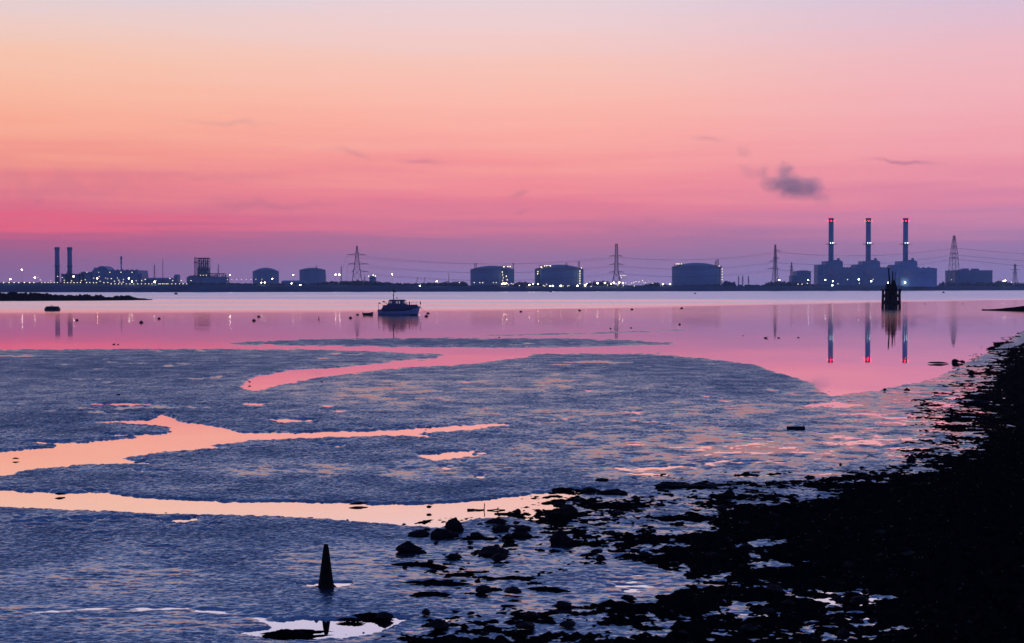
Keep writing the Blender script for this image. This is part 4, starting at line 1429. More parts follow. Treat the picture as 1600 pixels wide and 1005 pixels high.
tF = pylon(1236.5, 410.0, 800, 'small faint pylon just behind the stepped block', [(417.5, 3.5, 3.5), (422, 3, 3), (427, 3.5, 3.5)], 5.0, 2.4, 0.8, 426.0, 0.3, r=.22)


def cable(p, q, sag, label):
    pts = []
    for k in range(33):
        f = k / 32
        pts.append((p[0] + (q[0] - p[0]) * f, p[1] + (q[1] - p[1]) * f, p[2] + (q[2] - p[2]) * f - 4 * sag * f * (1 - f)))
    o = MB().path(pts, 0.12, 4).build('power_cable', M['cable'])
    tag(o, label, 'cable', 'power cables strung between the pylons')


def by_level(tips, sgn):
    return [p for p, zq, sg in sorted(tips, key=lambda q: -q[1]) if sg == sgn]


LV = ['top', 'middle', 'bottom']
for sg, side in ((-1, 'front'), (1, 'rear')):
    a, b = by_level(tA, sg), by_level(tB, sg)
    for k in range(3):
        cable(a[k], b[k], 9.0, f'{LV[k]} level {side} cable from the wide-armed pylon to the splayed-leg pylon')
    c = by_level(tC, sg)
    c = [c[0], c[2], c[3]]
    for k in range(3):
        cable(b[k], c[k], 7.0, f'{LV[k]} level {side} cable from the splayed-leg pylon to the slender pylon')
    d = by_level(tD, sg)[1:]
    for k in range(3):
        cable(c[k], d[k], 9.0, f'{LV[k]} level {side} cable from the slender pylon past the tall chimneys')
    x2, y2, z2, s2 = foot(1780, 300)
    for k in range(3):
        cable(d[k], (x2 + sg * 4, y2, hv((400, 412, 422)[k], y2)), 6.0, f'{LV[k]} level {side} cable running off right from the tallest pylon')
# a pylon carries the far ends, just outside the picture
pylon(1780, 386, 300, 'pylon beyond the big plain block, carrying cables onward', [(399, 8, 8), (411, 8, 8), (421, 8, 8)], 12, 6, 1.6, 420, 0.2)


# masts and cranes
def mast(u, v_top, off, label, w_px, lattice=True):
    x, y, z, s = foot(u, off)
    h = hv(v_top, y) - z
    t = empty('mast', (x, y, z), label, 'mast', None)
    w = w_px * s / 2
    mb = MB()
    if lattice:
        for k in range(int(h / 2)):
            f0, f1 = k * 2 / h, (k + 1) * 2 / h
            a, b = w * (1 - f0 * .75), w * (1 - f1 * .75)
            for i, (px_, py_) in enumerate(((-1, -1), (1, -1), (0, 1))):
                qx, qy = ((1, -1), (0, 1), (-1, -1))[i]
                mb.tube((a * px_, a * py_, k * 2), (b * px_, b * py_, k * 2 + 2), .16, .16, 4)
                mb.tube((a * px_, a * py_, k * 2), (b * qx, b * qy, k * 2 + 2), .1, .1, 4)
    else:
        mb.tube((0, 0, -1), (0, 0, h), .42, .22, 8)
    mb.build('shaft', M['steel'], t)
    MB().tube((0, 0, h - .5), (0, 0, h + 2), .12, .05, 5).build('aerial', M['steel'], t)
    cr_ = MB()
    for f in (.75, .9):
        cr_.tube((-w * .9 - .5, 0, h * f), (w * .9 + .5, 0, h * f), .13, .13, 4)
    cr_.build('crosspiece', M['steel'], t)


mast(241.8, 414, 80, 'lattice mast left of a thin plain mast', 3.0)
mast(254.8, 406, 70, 'thin plain mast between the lattice mast and the process tower', 1.0, False)
mast(533.5, 415.5, 200, 'faint lattice mast just left of the wide-armed pylon', 3.2)
mast(570.0, 430.5, 60, 'short stump of a mast between the wide-armed pylon and the little lit tank', 2.2)
mast(701.3, 428.0, 60, 'short thin mast left of the lit-stair tank', 0.9, False)


def crane(u, vt, lean, label):
    x, y, z, s = foot(u, 60)
    h = hv(vt, y) - z
    t = empty('crane', (x, y, z), label, 'crane', 'small cranes on the far shore')
    MB().box(-2, 2, -2, 2, 0, 3.0).build('cab', M['cladding_dark'], t)
    MB().box(-2.6, 2.6, -2.4, 2.4, -1, 0).build('undercarriage', M['steel'], t)
    j = MB()
    for dx in (-.5, .5):
        j.tube((dx, 0, 2.5), (lean + dx * .4, 0, h), .16, .12, 4)
    for k in range(8):
        f, g = k / 8, (k + 1) / 8
        sg = 1 if k % 2 else -1
        j.tube((lean * f + .5 * sg, 0, 2.5 + (h - 2.5) * f), (lean * g - .5 * sg, 0, 2.5 + (h - 2.5) * g), .1, .1, 4)
    j.build('jib', M['steel'], t)
    MB().path([(lean, 0, h), (lean, 0, h * .55)], .08, 4).build('hoist_rope', M['cable'], t)


crane(650.0, 433.0, 2.4, 'left of two small cranes with raised jibs beyond the motor boat')
crane(662.0, 433.0, 1.8, 'right of two small cranes with raised jibs, above the brightest cool lamp')
# drop-down leads of the wide-armed pylon
for k, tp in enumerate([p for p, zq, sg in tA if sg == -1][:2]):
    cable(tp, (tp[0] - 4.5 + k * 3, tp[1], tp[2] - 13 - 3 * k), -0.8, ['upper', 'lower'][k] + ' drooping lead at the left of the wide-armed pylon')

# ------------------------------------------------------------------ drifting smoke
smk = bpy.data.meshes.new('smoke')
uc, vc, Ys = 1233, 282, D(1298) + 190
cx, cy, cz = at(uc, vc, Ys)
s = Ys / F
sm = MB().box(-82 * s, 72 * s, -30 * s, 30 * s, -44 * s, 56 * s).build('smoke', M['cable'], None, (cx, cy, cz))
m, nt, out = new_mat('smoke')
tc = N(nt, 'ShaderNodeTexCoord')
mpp = N(nt, 'ShaderNodeMapping')
mpp.inputs['Scale'].default_value = (1 / s, 1 / s, 1 / s)
nt.links.new(tc.outputs['Object'], mpp.inputs['Vector'])   # photograph-sized units round the cloud's middle
nz = N(nt, 'ShaderNodeTexNoise')
nz.inputs['Scale'].default_value = 0.075
nz.inputs['Detail'].default_value = 7
nz.inputs['Roughness'].default_value = 0.62
nt.links.new(mpp.outputs[0], nz.inputs['Vector'])
wv = N(nt, 'ShaderNodeVectorMath', operation='SUBTRACT')
nt.links.new(nz.outputs['Color'], wv.inputs[0])
wv.inputs[1].default_value = (.5, .5, .5)
ws = N(nt, 'ShaderNodeVectorMath', operation='SCALE')
nt.links.new(wv.outputs[0], ws.inputs[0])
ws.inputs['Scale'].default_value = 30.0
wa = N(nt, 'ShaderNodeVectorMath', operation='ADD')
nt.links.new(mpp.outputs[0], wa.inputs[0])
nt.links.new(ws.outputs[0], wa.inputs[1])
dens = None
for (pu, pv, rx, rz, a) in [(1246, 291, 17, 13, .75), (1267, 291, 15, 12, .8), (1230, 285, 16, 15, .6), (1224, 266, 10, 10, .6), (1232, 263, 10, 6, .4), (1207, 290, 15, 9, .55), (1194, 275, 7, 14, .4), (1216, 287, 14, 12, .4), (1238, 302, 20, 9, .45), (1268, 303, 20, 10, .3), (1284, 311, 16, 9, .18), (1176, 271, 15, 7, .22), (1162, 262, 9, 6, .22), (1161, 238, 12, 8, .2)]:
    d = N(nt, 'ShaderNodeVectorMath', operation='SUBTRACT')
    nt.links.new(wa.outputs[0], d.inputs[0])
    d.inputs[1].default_value = (pu - uc, 0, vc - pv)
    e = N(nt, 'ShaderNodeVectorMath', operation='DIVIDE')
    nt.links.new(d.outputs[0], e.inputs[0])
    e.inputs[1].default_value = (rx, (rx + rz) * .6, rz)
    l = N(nt, 'ShaderNodeVectorMath', operation='LENGTH')
    nt.links.new(e.outputs[0], l.inputs[0])
    g = math_node(nt, 'MULTIPLY', smooth(nt, l.outputs['Value'], 0.2, 1.7, 1.0, 0.0), a)
    dens = g if dens is None else math_node(nt, 'ADD', dens, g)
pv = N(nt, 'ShaderNodeVolumePrincipled')
pv.inputs['Color'].default_value = (0.14, 0.72, 0.98, 1)
pv.inputs['Absorption Color'].default_value = (0.0, 0.3, 1.0, 1)
nt.links.new(math_node(nt, 'MULTIPLY', dens, SMOKE_D), pv.inputs['Density'])
nt.links.new(pv.outputs[0], out.inputs['Volume'])
sm.data.materials.clear()
sm.data.materials.append(m)
tag(sm, 'ragged blue-grey smoke cloud drifting left above the tall chimneys', 'smoke', None, 'stuff')


# ------------------------------------------------------------------ river: islet and spit
def mound(name, label, u0, u1, vbot, prof, depth, mat, du=2.0, rough=0.35):
    """a low bank: prof gives the photograph row of its top along u"""
    us_ = np.arange(u0, u1 + du, du)
    vb = np.interp(us_, [p_[0] for p_ in vbot], [p_[1] for p_ in vbot])
    vt_ = np.interp(us_, [p_[0] for p_ in prof], [p_[1] for p_ in prof])
    Yf = CAMH * F / (vb - VH)
    fr = [-0.15, 0.0, .06, .14, .24, .36, .5, .64, .78, .9, 1.0, 1.1]
    sh = [-.3, 0.0, .35, .6, .8, .93, 1.0, .93, .75, .5, 0.1, -.3]
    Xg, Yg, Zg = [], [], []
    for f, h_ in zip(fr, sh):
        Yr = Yf + depth * f
        Ym = Yf + depth * .5
        ht = np.maximum(0.02, CAMH + (VH - vt_) / F * Ym)
        Xr = (us_ - 800) / F * Yr
        bump = 1 + rough * gnoise(Xr / 2.2, Yr / 2.0, 91) * .5 + rough * gnoise(Xr / .7, Yr / .9, 92) * .35
        Xg.append(Xr)
        Yg.append(Yr)
        Zg.append(np.where(h_ > 0, ht * h_ * bump, h_ * 0.5))
    o = grid_mesh(name, np.array(Xg)[::-1], np.array(Yg)[::-1], np.array(Zg)[::-1], mat)
    tag(o, label, kind='structure')
    return o


mound('islet', 'low black saltmarsh islet reaching in from the left', -420, 238, [(-420, 471.5), (0, 470.6), (150, 470), (238, 469.0)],
      [(-420, 456.5), (0, 457.8), (28, 458.6), (40, 457.8), (58, 458.2), (75, 460), (85, 461.2), (130, 461.4), (155, 461.7), (165, 464), (175, 464.6), (182, 462.2), (200, 462), (206, 463), (215, 466), (225, 466.5), (238, 468.6)], 45, M['marsh'], 1.0, .3)
mound('spit', 'smooth dark spit of land entering from the right edge', 1534, 1860, [(1534, 485.6), (1600, 487.2), (1860, 489)],
      [(1534, 485.0), (1560, 482.6), (1580, 480.4), (1600, 478.0), (1660, 472), (1860, 468)], 22, M['marsh'], 2.0, .05)

# ------------------------------------------------------------------ motor boat (bow to the right)
bx, by = ground(625, 492.6)
ps = by / F
boat = empty('motor_boat', (bx, by, 0), 'blue cabin cruiser moored in the calm river, bow to the right', 'boat', None, R(-7))


def bu(u):
    return (u - 625) * ps


def bz(v):
    return (492.6 - v) * ps


L0, L1 = bu(591.5), bu(657.5)
stn_ = [(0.0, .98, 1.04, 1.10), (.12, 1.12, 1.02, 1.22), (.3, 1.22, 1.02, 1.32), (.5, 1.22, 1.08, 1.36), (.68, 1.10, 1.16, 1.30), (.82, .80, 1.30, 1.05), (.92, .45, 1.46, .68), (1.0, .04, 1.66, .10)]
hb, hs = MB(), MB()


def hull_section(f, half_wl, sheer, half_deck):
    x = L0 + (L1 - L0) * f
    rake = 0.0 if f < .8 else (f - .8) / .2
    return [(x - rake * .75, 0.0, -0.35), (x - rake * .65, -half_wl * .55, -0.25), (x - rake * .5, -half_wl * .9, 0.03), (x - rake * .25, -half_deck * .97, sheer * .55), (x, -half_deck, sheer)]


secs = [hull_section(*q) for q in stn_]
vs, fs = [], []
for sec in secs:
    ring = sec + [(a, -b, c) for a, b, c in reversed(sec[1:])]
    vs += ring
nr = len(secs[0]) * 2 - 1
for i in range(len(secs) - 1):
    for k in range(nr):
        k2 = (k + 1) % nr
        fs.append((i * nr + k, (i + 1) * nr + k, (i + 1) * nr + k2, i * nr + k2))
fs.append(tuple(range(nr)))
fs.append(tuple(reversed([(len(secs) - 1) * nr + k for k in range(nr)])))
hb.add(vs, fs)
hull = hb.build('hull', M['hull'], boat)
# waterline band, trim band, rail cap follow the flare


def band(z_lo, z_hi, out, name, mat, f0=0, f1=8):
    mb = MB()
    for sgn in (-1, 1):
        ring = []
        for i, sec in enumerate(secs[f0:f1]):
            def pt(zf):
                for a, b in zip(sec[1:], sec[2:]):
                    if a[2] <= zf <= b[2]:
                        t_ = (zf - a[2]) / (b[2] - a[2] + 1e-9)
                        return Vector(a).lerp(Vector(b), t_)
                return Vector(sec[-1])
            sheer = sec[-1][2]
            a = pt(z_lo if z_lo >= 0 else sheer + z_lo)
            b = pt(z_hi if z_hi > 0 else sheer + z_hi)
            for q in (a, b):
                q.y -= out
                q.y *= 1 if sgn < 0 else -1
            ring.append((a, b))
        vs = []
        for a, b in ring:
            vs += [a, b]
        ff = [(2 * i, 2 * i + 2, 2 * i + 3, 2 * i + 1) for i in range(len(ring) - 1)]
        mb.add(vs, ff)
    mb.build(name, mat, hull)


band(0.0, 0.2, .012, 'waterline_band', M['dark_fit'])
band(-.34, -.12, .014, 'trim_band', M['trim_green'], 1, 6)
band(-.10, -.001, .03, 'rubbing_strake', M['hull_low'])
dk = MB()
dv = []
for sec in secs:
    s_ = sec[-1]
    dv += [(s_[0], s_[1] * .98, s_[2] - .05), (s_[0], -s_[1] * .98, s_[2] - .05)]
dk.add(dv, [(2 * i, 2 * i + 2, 2 * i + 3, 2 * i + 1) for i in range(len(secs) - 1)])
dk.build('deck', M['cabin'], boat)
# long trunk cabin with a sloping stern end
tk = MB()
x0, x1 = bu(596.0), bu(655.0)
z0, z1 = .95, bz(476.8)
pr = [(x0, z0), (x0 + .55, z1), (bu(640), z1 + .06), (bu(652), z1 + .1), (x1, z0 + .45)]
wd = [.95, .92, .85, .45, .12]
vs = []
for (a, b), w in zip(pr, wd):
    vs += [(a, -w, min(z0, b)), (a, -w * .93, b), (a, w * .93, b), (a, w, min(z0, b))]
ff = []
for i in range(len(pr) - 1):
    for k in range(3):
        ff.append((i * 4 + k, (i + 1) * 4 + k, (i + 1) * 4 + k + 1, i * 4 + k + 1))
ff += [(0, 1, 2, 3), (19, 18, 17, 16)]
tk.add(vs, ff)
tk.build('trunk_cabin', M['cabin'], boat)
# wheelhouse
wh = MB()
zA, zB = z1, bz(469.4)
xa, xb, xc, xd = bu(605.6), bu(609.0), bu(632.4), bu(636.8)
zl, zh = bz(474.4), bz(470.7)


def wy(zq):
    return .85 - .11 * (zq - zA) / (zB - zA)


def wx(zq, front):
    t_ = (zq - zA) / (zB - zA)
    return xd + (xc - xd) * t_ if front else xa + (xb - xa) * t_


def slab(z0_, z1_):
    y0_, y1_ = wy(z0_), wy(z1_)
    wh.add([(wx(z0_, 0), -y0_, z0_), (wx(z0_, 1), -y0_, z0_), (wx(z0_, 1), y0_, z0_), (wx(z0_, 0), y0_, z0_), (wx(z1_, 0), -y1_, z1_), (wx(z1_, 1), -y1_, z1_), (wx(z1_, 1), y1_, z1_), (wx(z1_, 0), y1_, z1_)],
           [(3, 2, 1, 0), (4, 5, 6, 7), (0, 1, 5, 4), (1, 2, 6, 5), (2, 3, 7, 6), (3, 0, 4, 7)])


slab(zA, zl)
slab(zh, zB)
WIN = [(609.9, 613.4), (616.9, 619.8), (620.8, 623.6), (624.6, 627.2), (630.0, 633.2)]
gaps = [(607.6, 609.9), (613.4, 616.9), (619.8, 620.8), (623.6, 624.6), (627.2, 630.0), (633.2, 634.2)]
for ga, gb in gaps:
    for sgn in (-1, 1):
        ya, yb = wy(zl), wy(zh)
        vv_ = []
        for zq, yq in ((zl, ya), (zh, yb)):
            xs0, xs1 = max(bu(ga), wx(zq, 0)), min(bu(gb), wx(zq, 1))
            vv_ += [(xs0, sgn * yq, zq), (max(xs1, xs0 + .05), sgn * yq, zq), (max(xs1, xs0 + .05), sgn * (yq - .06), zq), (xs0, sgn * (yq - .06), zq)]
        wh.add(vv_, [(0, 1, 5, 4), (1, 2, 6, 5), (2, 3, 7, 6), (3, 0, 4, 7)])
house = wh.build('wheelhouse', M['cabin'], boat)
rfm = MB()
rfm.box(bu(608.2), bu(633.4), -.84, .84, zB, zB + .07)
rfm.box(bu(610), bu(631.5), -.7, .7, zB + .07, zB + .12)
rfm.build('wheelhouse_roof', M['roof_dark'], boat)
for (wa_, wb_) in WIN:
    for sgn in (-1, 1):
        w_ = MB()
        sl = .10
        w_.add([(bu(wa_), sgn * (wy(zl) - .03), zl), (bu(wb_), sgn * (wy(zl) - .03), zl), (bu(wb_), sgn * (wy(zh) - .03), zh), (bu(wa_), sgn * (wy(zh) - .03), zh)], [(0, 1, 2, 3) if sgn < 0 else (3, 2, 1, 0)])
        wo = w_.build('window', M['glass'], house)
w_ = MB()
w_.add([(xd + .01 - .08, -.6, bz(474.2)), (xd + .01 - .08, .6, bz(474.2)), (xc + .06, .52, bz(470.9)), (xc + .06, -.52, bz(470.9))], [(0, 1, 2, 3)])
w_.build('windscreen', M['glass'], house)
# mast with its small radar and pennant, ball, boom, rails
ms = MB()
xm = bu(614.8)
ms.tube((xm, 0, zB + .1), (xm, 0, bz(452.4)), .085, .06, 8)
ms.tube((xm - .22, 0, bz(461)), (xm + .22, 0, bz(461)), .025, .025, 5)
mast_o = ms.build('mast', M['dark_fit'], boat)
MB().box(xm - .14, xm + .1, -.12, .12, bz(454.6), bz(453)).build('masthead_light', M['dark_fit'], mast_o)
fl = MB()
fl.add([(xm + .05, 0, bz(454.2)), (xm + .25, .03, bz(455.6)), (xm + .5, -.02, bz(454.9)), (xm + .52, 0, bz(456)), (xm + .28, .04, bz(457)), (xm + .05, 0, bz(456.3)),
        (xm + .05, .015, bz(454.2)), (xm + .25, .045, bz(455.6)), (xm + .5, -.005, bz(454.9)), (xm + .52, .015, bz(456)), (xm + .28, .055, bz(457)), (xm + .05, .015, bz(456.3))],
       [(0, 1, 4, 5), (1, 2, 3, 4), (11, 10, 7, 6), (10, 9, 8, 7)])
fl.build('pennant', M['dark_fit'], mast_o)
mb = MB()
mb.tube((bu(620.2), 0, zB + .1), (bu(620.2), 0, bz(466.6)), .02, .02, 5)
mb.ball((bu(620.2), 0, bz(465.7)), .125)
mb.build('round_lamp', M['dark_fit'], boat)
mb = MB()
mb.tube((bu(606), 0, bz(476)), (bu(598.3), 0, bz(471.3)), .05, .04, 6)
mb.box(bu(597.6), bu(600.6), -.16, .16, bz(472.6), bz(470.6))
mb.tube((bu(600), 0, bz(471.5)), (bu(607), 0, bz(471.2)), .015, .015, 4)
mb.build('boom', M['dark_fit'], boat)
mb = MB()
mb.tube((bu(591.6), -.5, 1.0), (bu(591.9), -.5, bz(473)), .035, .03, 6)
mb.ball((bu(593.2), -.5, bz(473.9)), .2, .14, .11)
mb.tube((bu(592), -.5, bz(474)), (bu(596.5), -.5, bz(475)), .02, .02, 4)
mb.build('stern_post', M['dark_fit'], boat)
mb = MB()
zr = bz(472.2)
pts_l = [(bu(636.5), -.9, zr - .1), (bu(645), -.72, zr), (bu(651), -.42, zr + .03), (bu(657.3), 0, zr + .06)]
for sgn in (1, -1):
    pl = [(a, b * sgn, c) for a, b, c in pts_l]
    mb.path(pl, .018, 5)
    for a, b, c in pl[1:-1]:
        mb.tube((a, b, 1.2), (a, b, c), .018, .018, 5)
mb.tube((bu(657.3), 0, 1.6), (bu(657.3), 0, zr + .06), .02, .02, 5)
mb.build('bow_rail', M['steel'], boat)
MB().box(bu(639.2), bu(640.8), -.12, .12, 1.9, bz(471.4), .03).build('deck_vent', M['dark_fit'], boat)
MB().ball((bu(657.5), 0, bz(473.5)), .11, .11, .28).build('bow_lantern', M['dark_fit'], boat)
mb = MB()
mb.tube((L1 - .1, -.1, 1.55), (L1 + .2, -.1, 1.28), .05, .05, 6)
mb.tube((L1 + .2, -.32, 1.24), (L1 + .2, .12, 1.24), .045, .045, 6)
mb.build('anchor', M['dark_fit'], boat)
mb = MB()
for u in (600, 606.5, 613, 645):
    mb.tube((bu(u), -1.12 if u < 640 else -.85, bz(478)), (bu(u), -1.12 if u < 640 else -.85, bz(476.3)), .07, .07, 6)
mb.build('deck_fitting', M['dark_fit'], boat)

# mooring line from the bow to its buoy
p0 = boat.matrix_basis @ Vector((L1 + .1, 0, 1.3))
gx, gy = ground(668.6, 490.3)
pts = []
for k in range(13):
    f = k / 12
    q = Vector(p0).lerp(Vector((gx, gy, .22)), f)
    q.z -= 0.22 * 4 * f * (1 - f)
    pts.append(tuple(q))
tag(MB().path(pts, .022, 5).build('mooring_line', M['dark_fit']), 'thin mooring line dropping from the cruiser bow to a buoy', 'rope')

# ------------------------------------------------------------------ dinghy
dx, dy_ = ground(575.3, 493.0)
ps = dy_ / F
dg = empty('dinghy', (dx, dy_, 0), 'small dark open dinghy floating astern of the cruiser', 'boat', None, R(8))
Ld = 15.6 * ps
mb = MB()
sec_d = [(-.5, .42, .45), (-.25, .52, .42), (0.05, .52, .45), (.3, .38, .52), (.5, .05, .64)]
vs, ff = [], []
for f, hw_, sh_ in sec_d:
    xx = f * Ld
    rk = .12 if f > .4 else 0
    vs += [(xx - rk, -hw_ * .6, -.1), (xx, -hw_, sh_), (xx, -hw_ + .05, sh_), (xx, -hw_ * .55, .12), (xx, hw_ * .55, .12), (xx, hw_ - .05, sh_), (xx, hw_, sh_), (xx - rk, hw_ * .6, -.1)]
for i in range(4):
    for k in range(8):
        ff.append((i * 8 + k, (i + 1) * 8 + k, (i + 1) * 8 + (k + 1) % 8, i * 8 + (k + 1) % 8))
ff += [tuple(range(8)), tuple(reversed(range(32, 40)))]
mb.add(vs, ff)
mb.build('hull', M['dark_fit'], dg)
for xx in (-.28, .08):
    MB().box(xx * Ld - .1, xx * Ld + .1, -.42, .42, .32, .36).build('thwart', M['black_timber'], dg)
MB().box(-.5 * Ld - .14, -.5 * Ld, -.12, .12, .1, .7, .03).build('outboard_motor', M['dark_fit'], dg)

# ------------------------------------------------------------------ buoys
BUOYS = [(120.3, 501.0, 5.2, 'small float right of the big drum buoy'), (220.8, 504.6, 6.6, 'round dark buoy, the larger one above the pair of ducks'), (248.5, 498.6, 5.4, 'small peaked float right of the larger round buoy'),
         (396.8, 501.6, 6.2, 'lower and rounder of the two buoys left of a stick'), (404.3, 495.6, 5.4, 'upper flatter of the two buoys close together mid river'), (547.6, 497.6, 5.8, 'round buoy lowest of those left of the dinghy'),
         (558.7, 492.7, 5.0, 'flat float between a round buoy and the dinghy'), (668.8, 490.6, 5.4, 'buoy the cruiser bow line drops to'), (666.2, 495.2, 6.0, 'round buoy just below the one on the bow line'),
         (813.8, 487.8, 4.6, 'flat float below the gap between the two lit tanks'), (905.6, 486.0, 4.8, 'flat float below the right edge of the middle domed tank'), (987.4, 484.4, 5.0, 'flat float right of the splayed pylon, in line with others'),
         (1065.0, 482.6, 5.0, 'flat float under the widest domed tank'), (1086.0, 459.4, 3.8, 'tiny float close under the far shore below the widest tank'), (275.0, 460.2, 6.0, 'peaked float out by the far shore below the process tower'),
         (1474.0, 457.8, 4.4, 'tiny float near the far shore right of the beacon'), (954.0, 513.6, 2.8, 'speck of a float above the thin mud bar'), (986.0, 512.6, 2.8, 'speck of a float nearest the tip of the thin mud bar'),
         (1062.0, 507.4, 4.0, 'low float with a bright ripple beside the mud bars'), (860.5, 456.6, 4.6, 'dark float hugging the far shore under the middle tank'), (1161.0, 524.8, 2.0, 'lone speck left of the swimming ducks'), (1445.0, 475.4, 2.2, 'speck of a float right of the timber beacon'),
         (780.0, 527.6, 2.6, 'speck on the long mud bar'), (1504.0, 475.2, 2.2, 'speck of a float between beacon and the right spit')]
for (u, v, w, lab) in BUOYS:
    x, y = ground(u, v)
    ps = y / F
    r = w * ps / 2
    t = empty('mooring_float' if w < 5.1 else 'buoy', (x, y, 0), lab, 'buoy', 'buoys and floats on the river')
    b = MB()
    b.lathe([(r * .45, -r * .5), (r * .9, -r * .15), (r, r * .15), (r * .85, r * .5), (r * .5, r * .8), (r * .15, r * .92)], 14)
    b.build('body', M['fender'], t, None, True)
    MB().tube((0, 0, r * .85), (0, 0, r * 1.25), r * .12, r * .1, 6).build('ring', M['fender'], t)
# a thin stake
x, y = ground(498.2, 499.5)
t = empty('stake', (x, y, 0), 'thin upright stake poking from the water between buoy pairs', 'stake')
MB().tube((0, 0, -.2), (0.02, 0, .55), .05, .035, 6).build('stick', M['black_timber'], t)
MB().ball((0, 0, .05), .12, .12, .1).build('float_collar', M['fender'], t)
# the big drum-like mooring buoy
x, y = ground(82, 486.0)
ps = y / F
t = empty('drum_buoy', (x, y, 0), 'big black flat-topped mooring drum below the islet', 'buoy')
MB().lathe([(11.6 * ps, -.3), (11.9 * ps, .25), (11.3 * ps, .6), (9.6 * ps, 6.9 * ps), (9.2 * ps, 7.2 * ps)], 28).build('drum', M['dark_fit'], t)
MB().lathe([(12.1 * ps, .3), (12.3 * ps, .42), (12.1 * ps, .54)], 28).build('rubbing_band', M['fender'], t)
mb = MB()
for k in range(10):
    a, b = math.pi * k / 9, math.pi * (k + 1) / 9
    if k < 9:
        mb.tube((-.14 + .22 * math.cos(a) - .05, 0, 7.2 * ps + .22 * math.sin(a)), (-.14 + .22 * math.cos(b) - .05, 0, 7.2 * ps + .22 * math.sin(b)), .05, .05, 6)
mb.build('mooring_ring', M['dark_fit'], t)

# ------------------------------------------------------------------ timber beacon
x, y = ground(1392.3, 482.6)
ps = y / F
t = empty('beacon', (x, y, 0), 'black timber pile beacon standing in the river before the right-hand chimneys', 'beacon')


def qx(u):
    return (u - 1392.3) * ps


def qz(v):
    return (482.6 - v) * ps


rr = random.Random(4)
hw = qx(1402.9)
pz = qz(454.0)
for (lx, ly) in ((-hw, -1.4), (hw, -1.4), (-hw, 1.4), (hw, 1.4)):
    MB().tube((lx * 1.03, ly, -1.2), (lx * .97, ly, pz), .34, .30, 8).build('leg', M['wet_timber'], t)
for k, (lx, ly) in enumerate([(-.55, -.5), (0.0, -.75), (.6, -.45), (-.5, .4), (.1, .6), (.62, .45), (.95, 0.05)]):
    MB().tube((lx * 1.05, ly, -1.2), (lx, ly, pz + rr.uniform(0.1, .6)), .30, .28, 9).build('pile', M['wet_timber'], t)
mb = MB()
for ly in (-1.5, 1.5):
    mb.tube((-hw, ly, qz(471)), (hw, ly, qz(471)), .26, .26, 6)
    mb.tube((-hw, ly, qz(465.5)), (-.3, ly, qz(456)), .24, .24, 6)
    mb.tube((hw, ly, qz(465.5)), (.4, ly, qz(456)), .24, .24, 6)
    mb.tube((-hw, ly, qz(472)), (-.3, ly, qz(479)), .22, .22, 6)
    mb.tube((hw, ly, qz(472)), (.5, ly, qz(479)), .22, .22, 6)
for lx in (-hw, hw):
    mb.tube((lx, -1.4, qz(471)), (lx, 1.4, qz(471)), .15, .15, 6)
mb.build('bracing', M['wet_timber'], t)
mb = MB()
for k in range(7):
    yy = -1.9 + k * .56
    mb.box(-hw - .35 + rr.uniform(-.1, .1), hw + .35 + rr.uniform(-.1, .1), yy, yy + .5, qz(454.4), qz(452.4) + rr.uniform(-.02, .02))
mb.build('platform', M['black_timber'], t)
for lx in (-hw - .1, hw + .1):
    MB().box(lx - .16, lx + .16, -1.7, -1.4, qz(458), qz(451.2)).build('fender_post', M['wet_timber'], t)
MB().box(qx(1384.4), qx(1391.4), -.9, .9, qz(452.4), qz(443.8), .1).build('hut', M['black_timber'], t)
mb = MB()
mb.add([(qx(1392), -.8, qz(452.4)), (qx(1400.6), -.8, qz(452.4)), (qx(1400.6), .8, qz(452.4)), (qx(1392), .8, qz(452.4)),
        (qx(1393.2), -.5, qz(438.6)), (qx(1397.2), -.5, qz(437.8)), (qx(1397.2), .5, qz(437.8)), (qx(1393.2), .5, qz(438.6))],
       [(3, 2, 1, 0), (4, 5, 6, 7), (0, 1, 5, 4), (1, 2, 6, 5), (2, 3, 7, 6), (3, 0, 4, 7)])
mb.build('day_mark', M['black_timber'], t)
m1 = MB()
m1.tube((qx(1389.6), 0, qz(446)), (qx(1388.2), 0, qz(419.6)), .20, .13, 8)
for v in (423, 427, 431):
    m1.tube((qx(1387.2), 0, qz(v)), (qx(1389.8), 0, qz(v)), .06, .06, 5)
m1.build('mast', M['black_timber'], t)
m1 = MB()
m1.tube((qx(1394.6), 0, qz(440)), (qx(1394.2), 0, qz(423.6)), .17, .11, 8)
m1.build('mast', M['black_timber'], t)
m1 = MB()
for k in range(5):
    m1.tube((qx(1393.0), -.2, qz(426 + k * 2.4)), (qx(1398.6), .1, qz(427.4 + k * 2.4)), .035, .035, 4)
m1.tube((qx(1398.4), 0, qz(439)), (qx(1398.8), 0, qz(424.8)), .05, .04, 5)
m1.build('cage', M['black_timber'], t)

# ------------------------------------------------------------------ birds


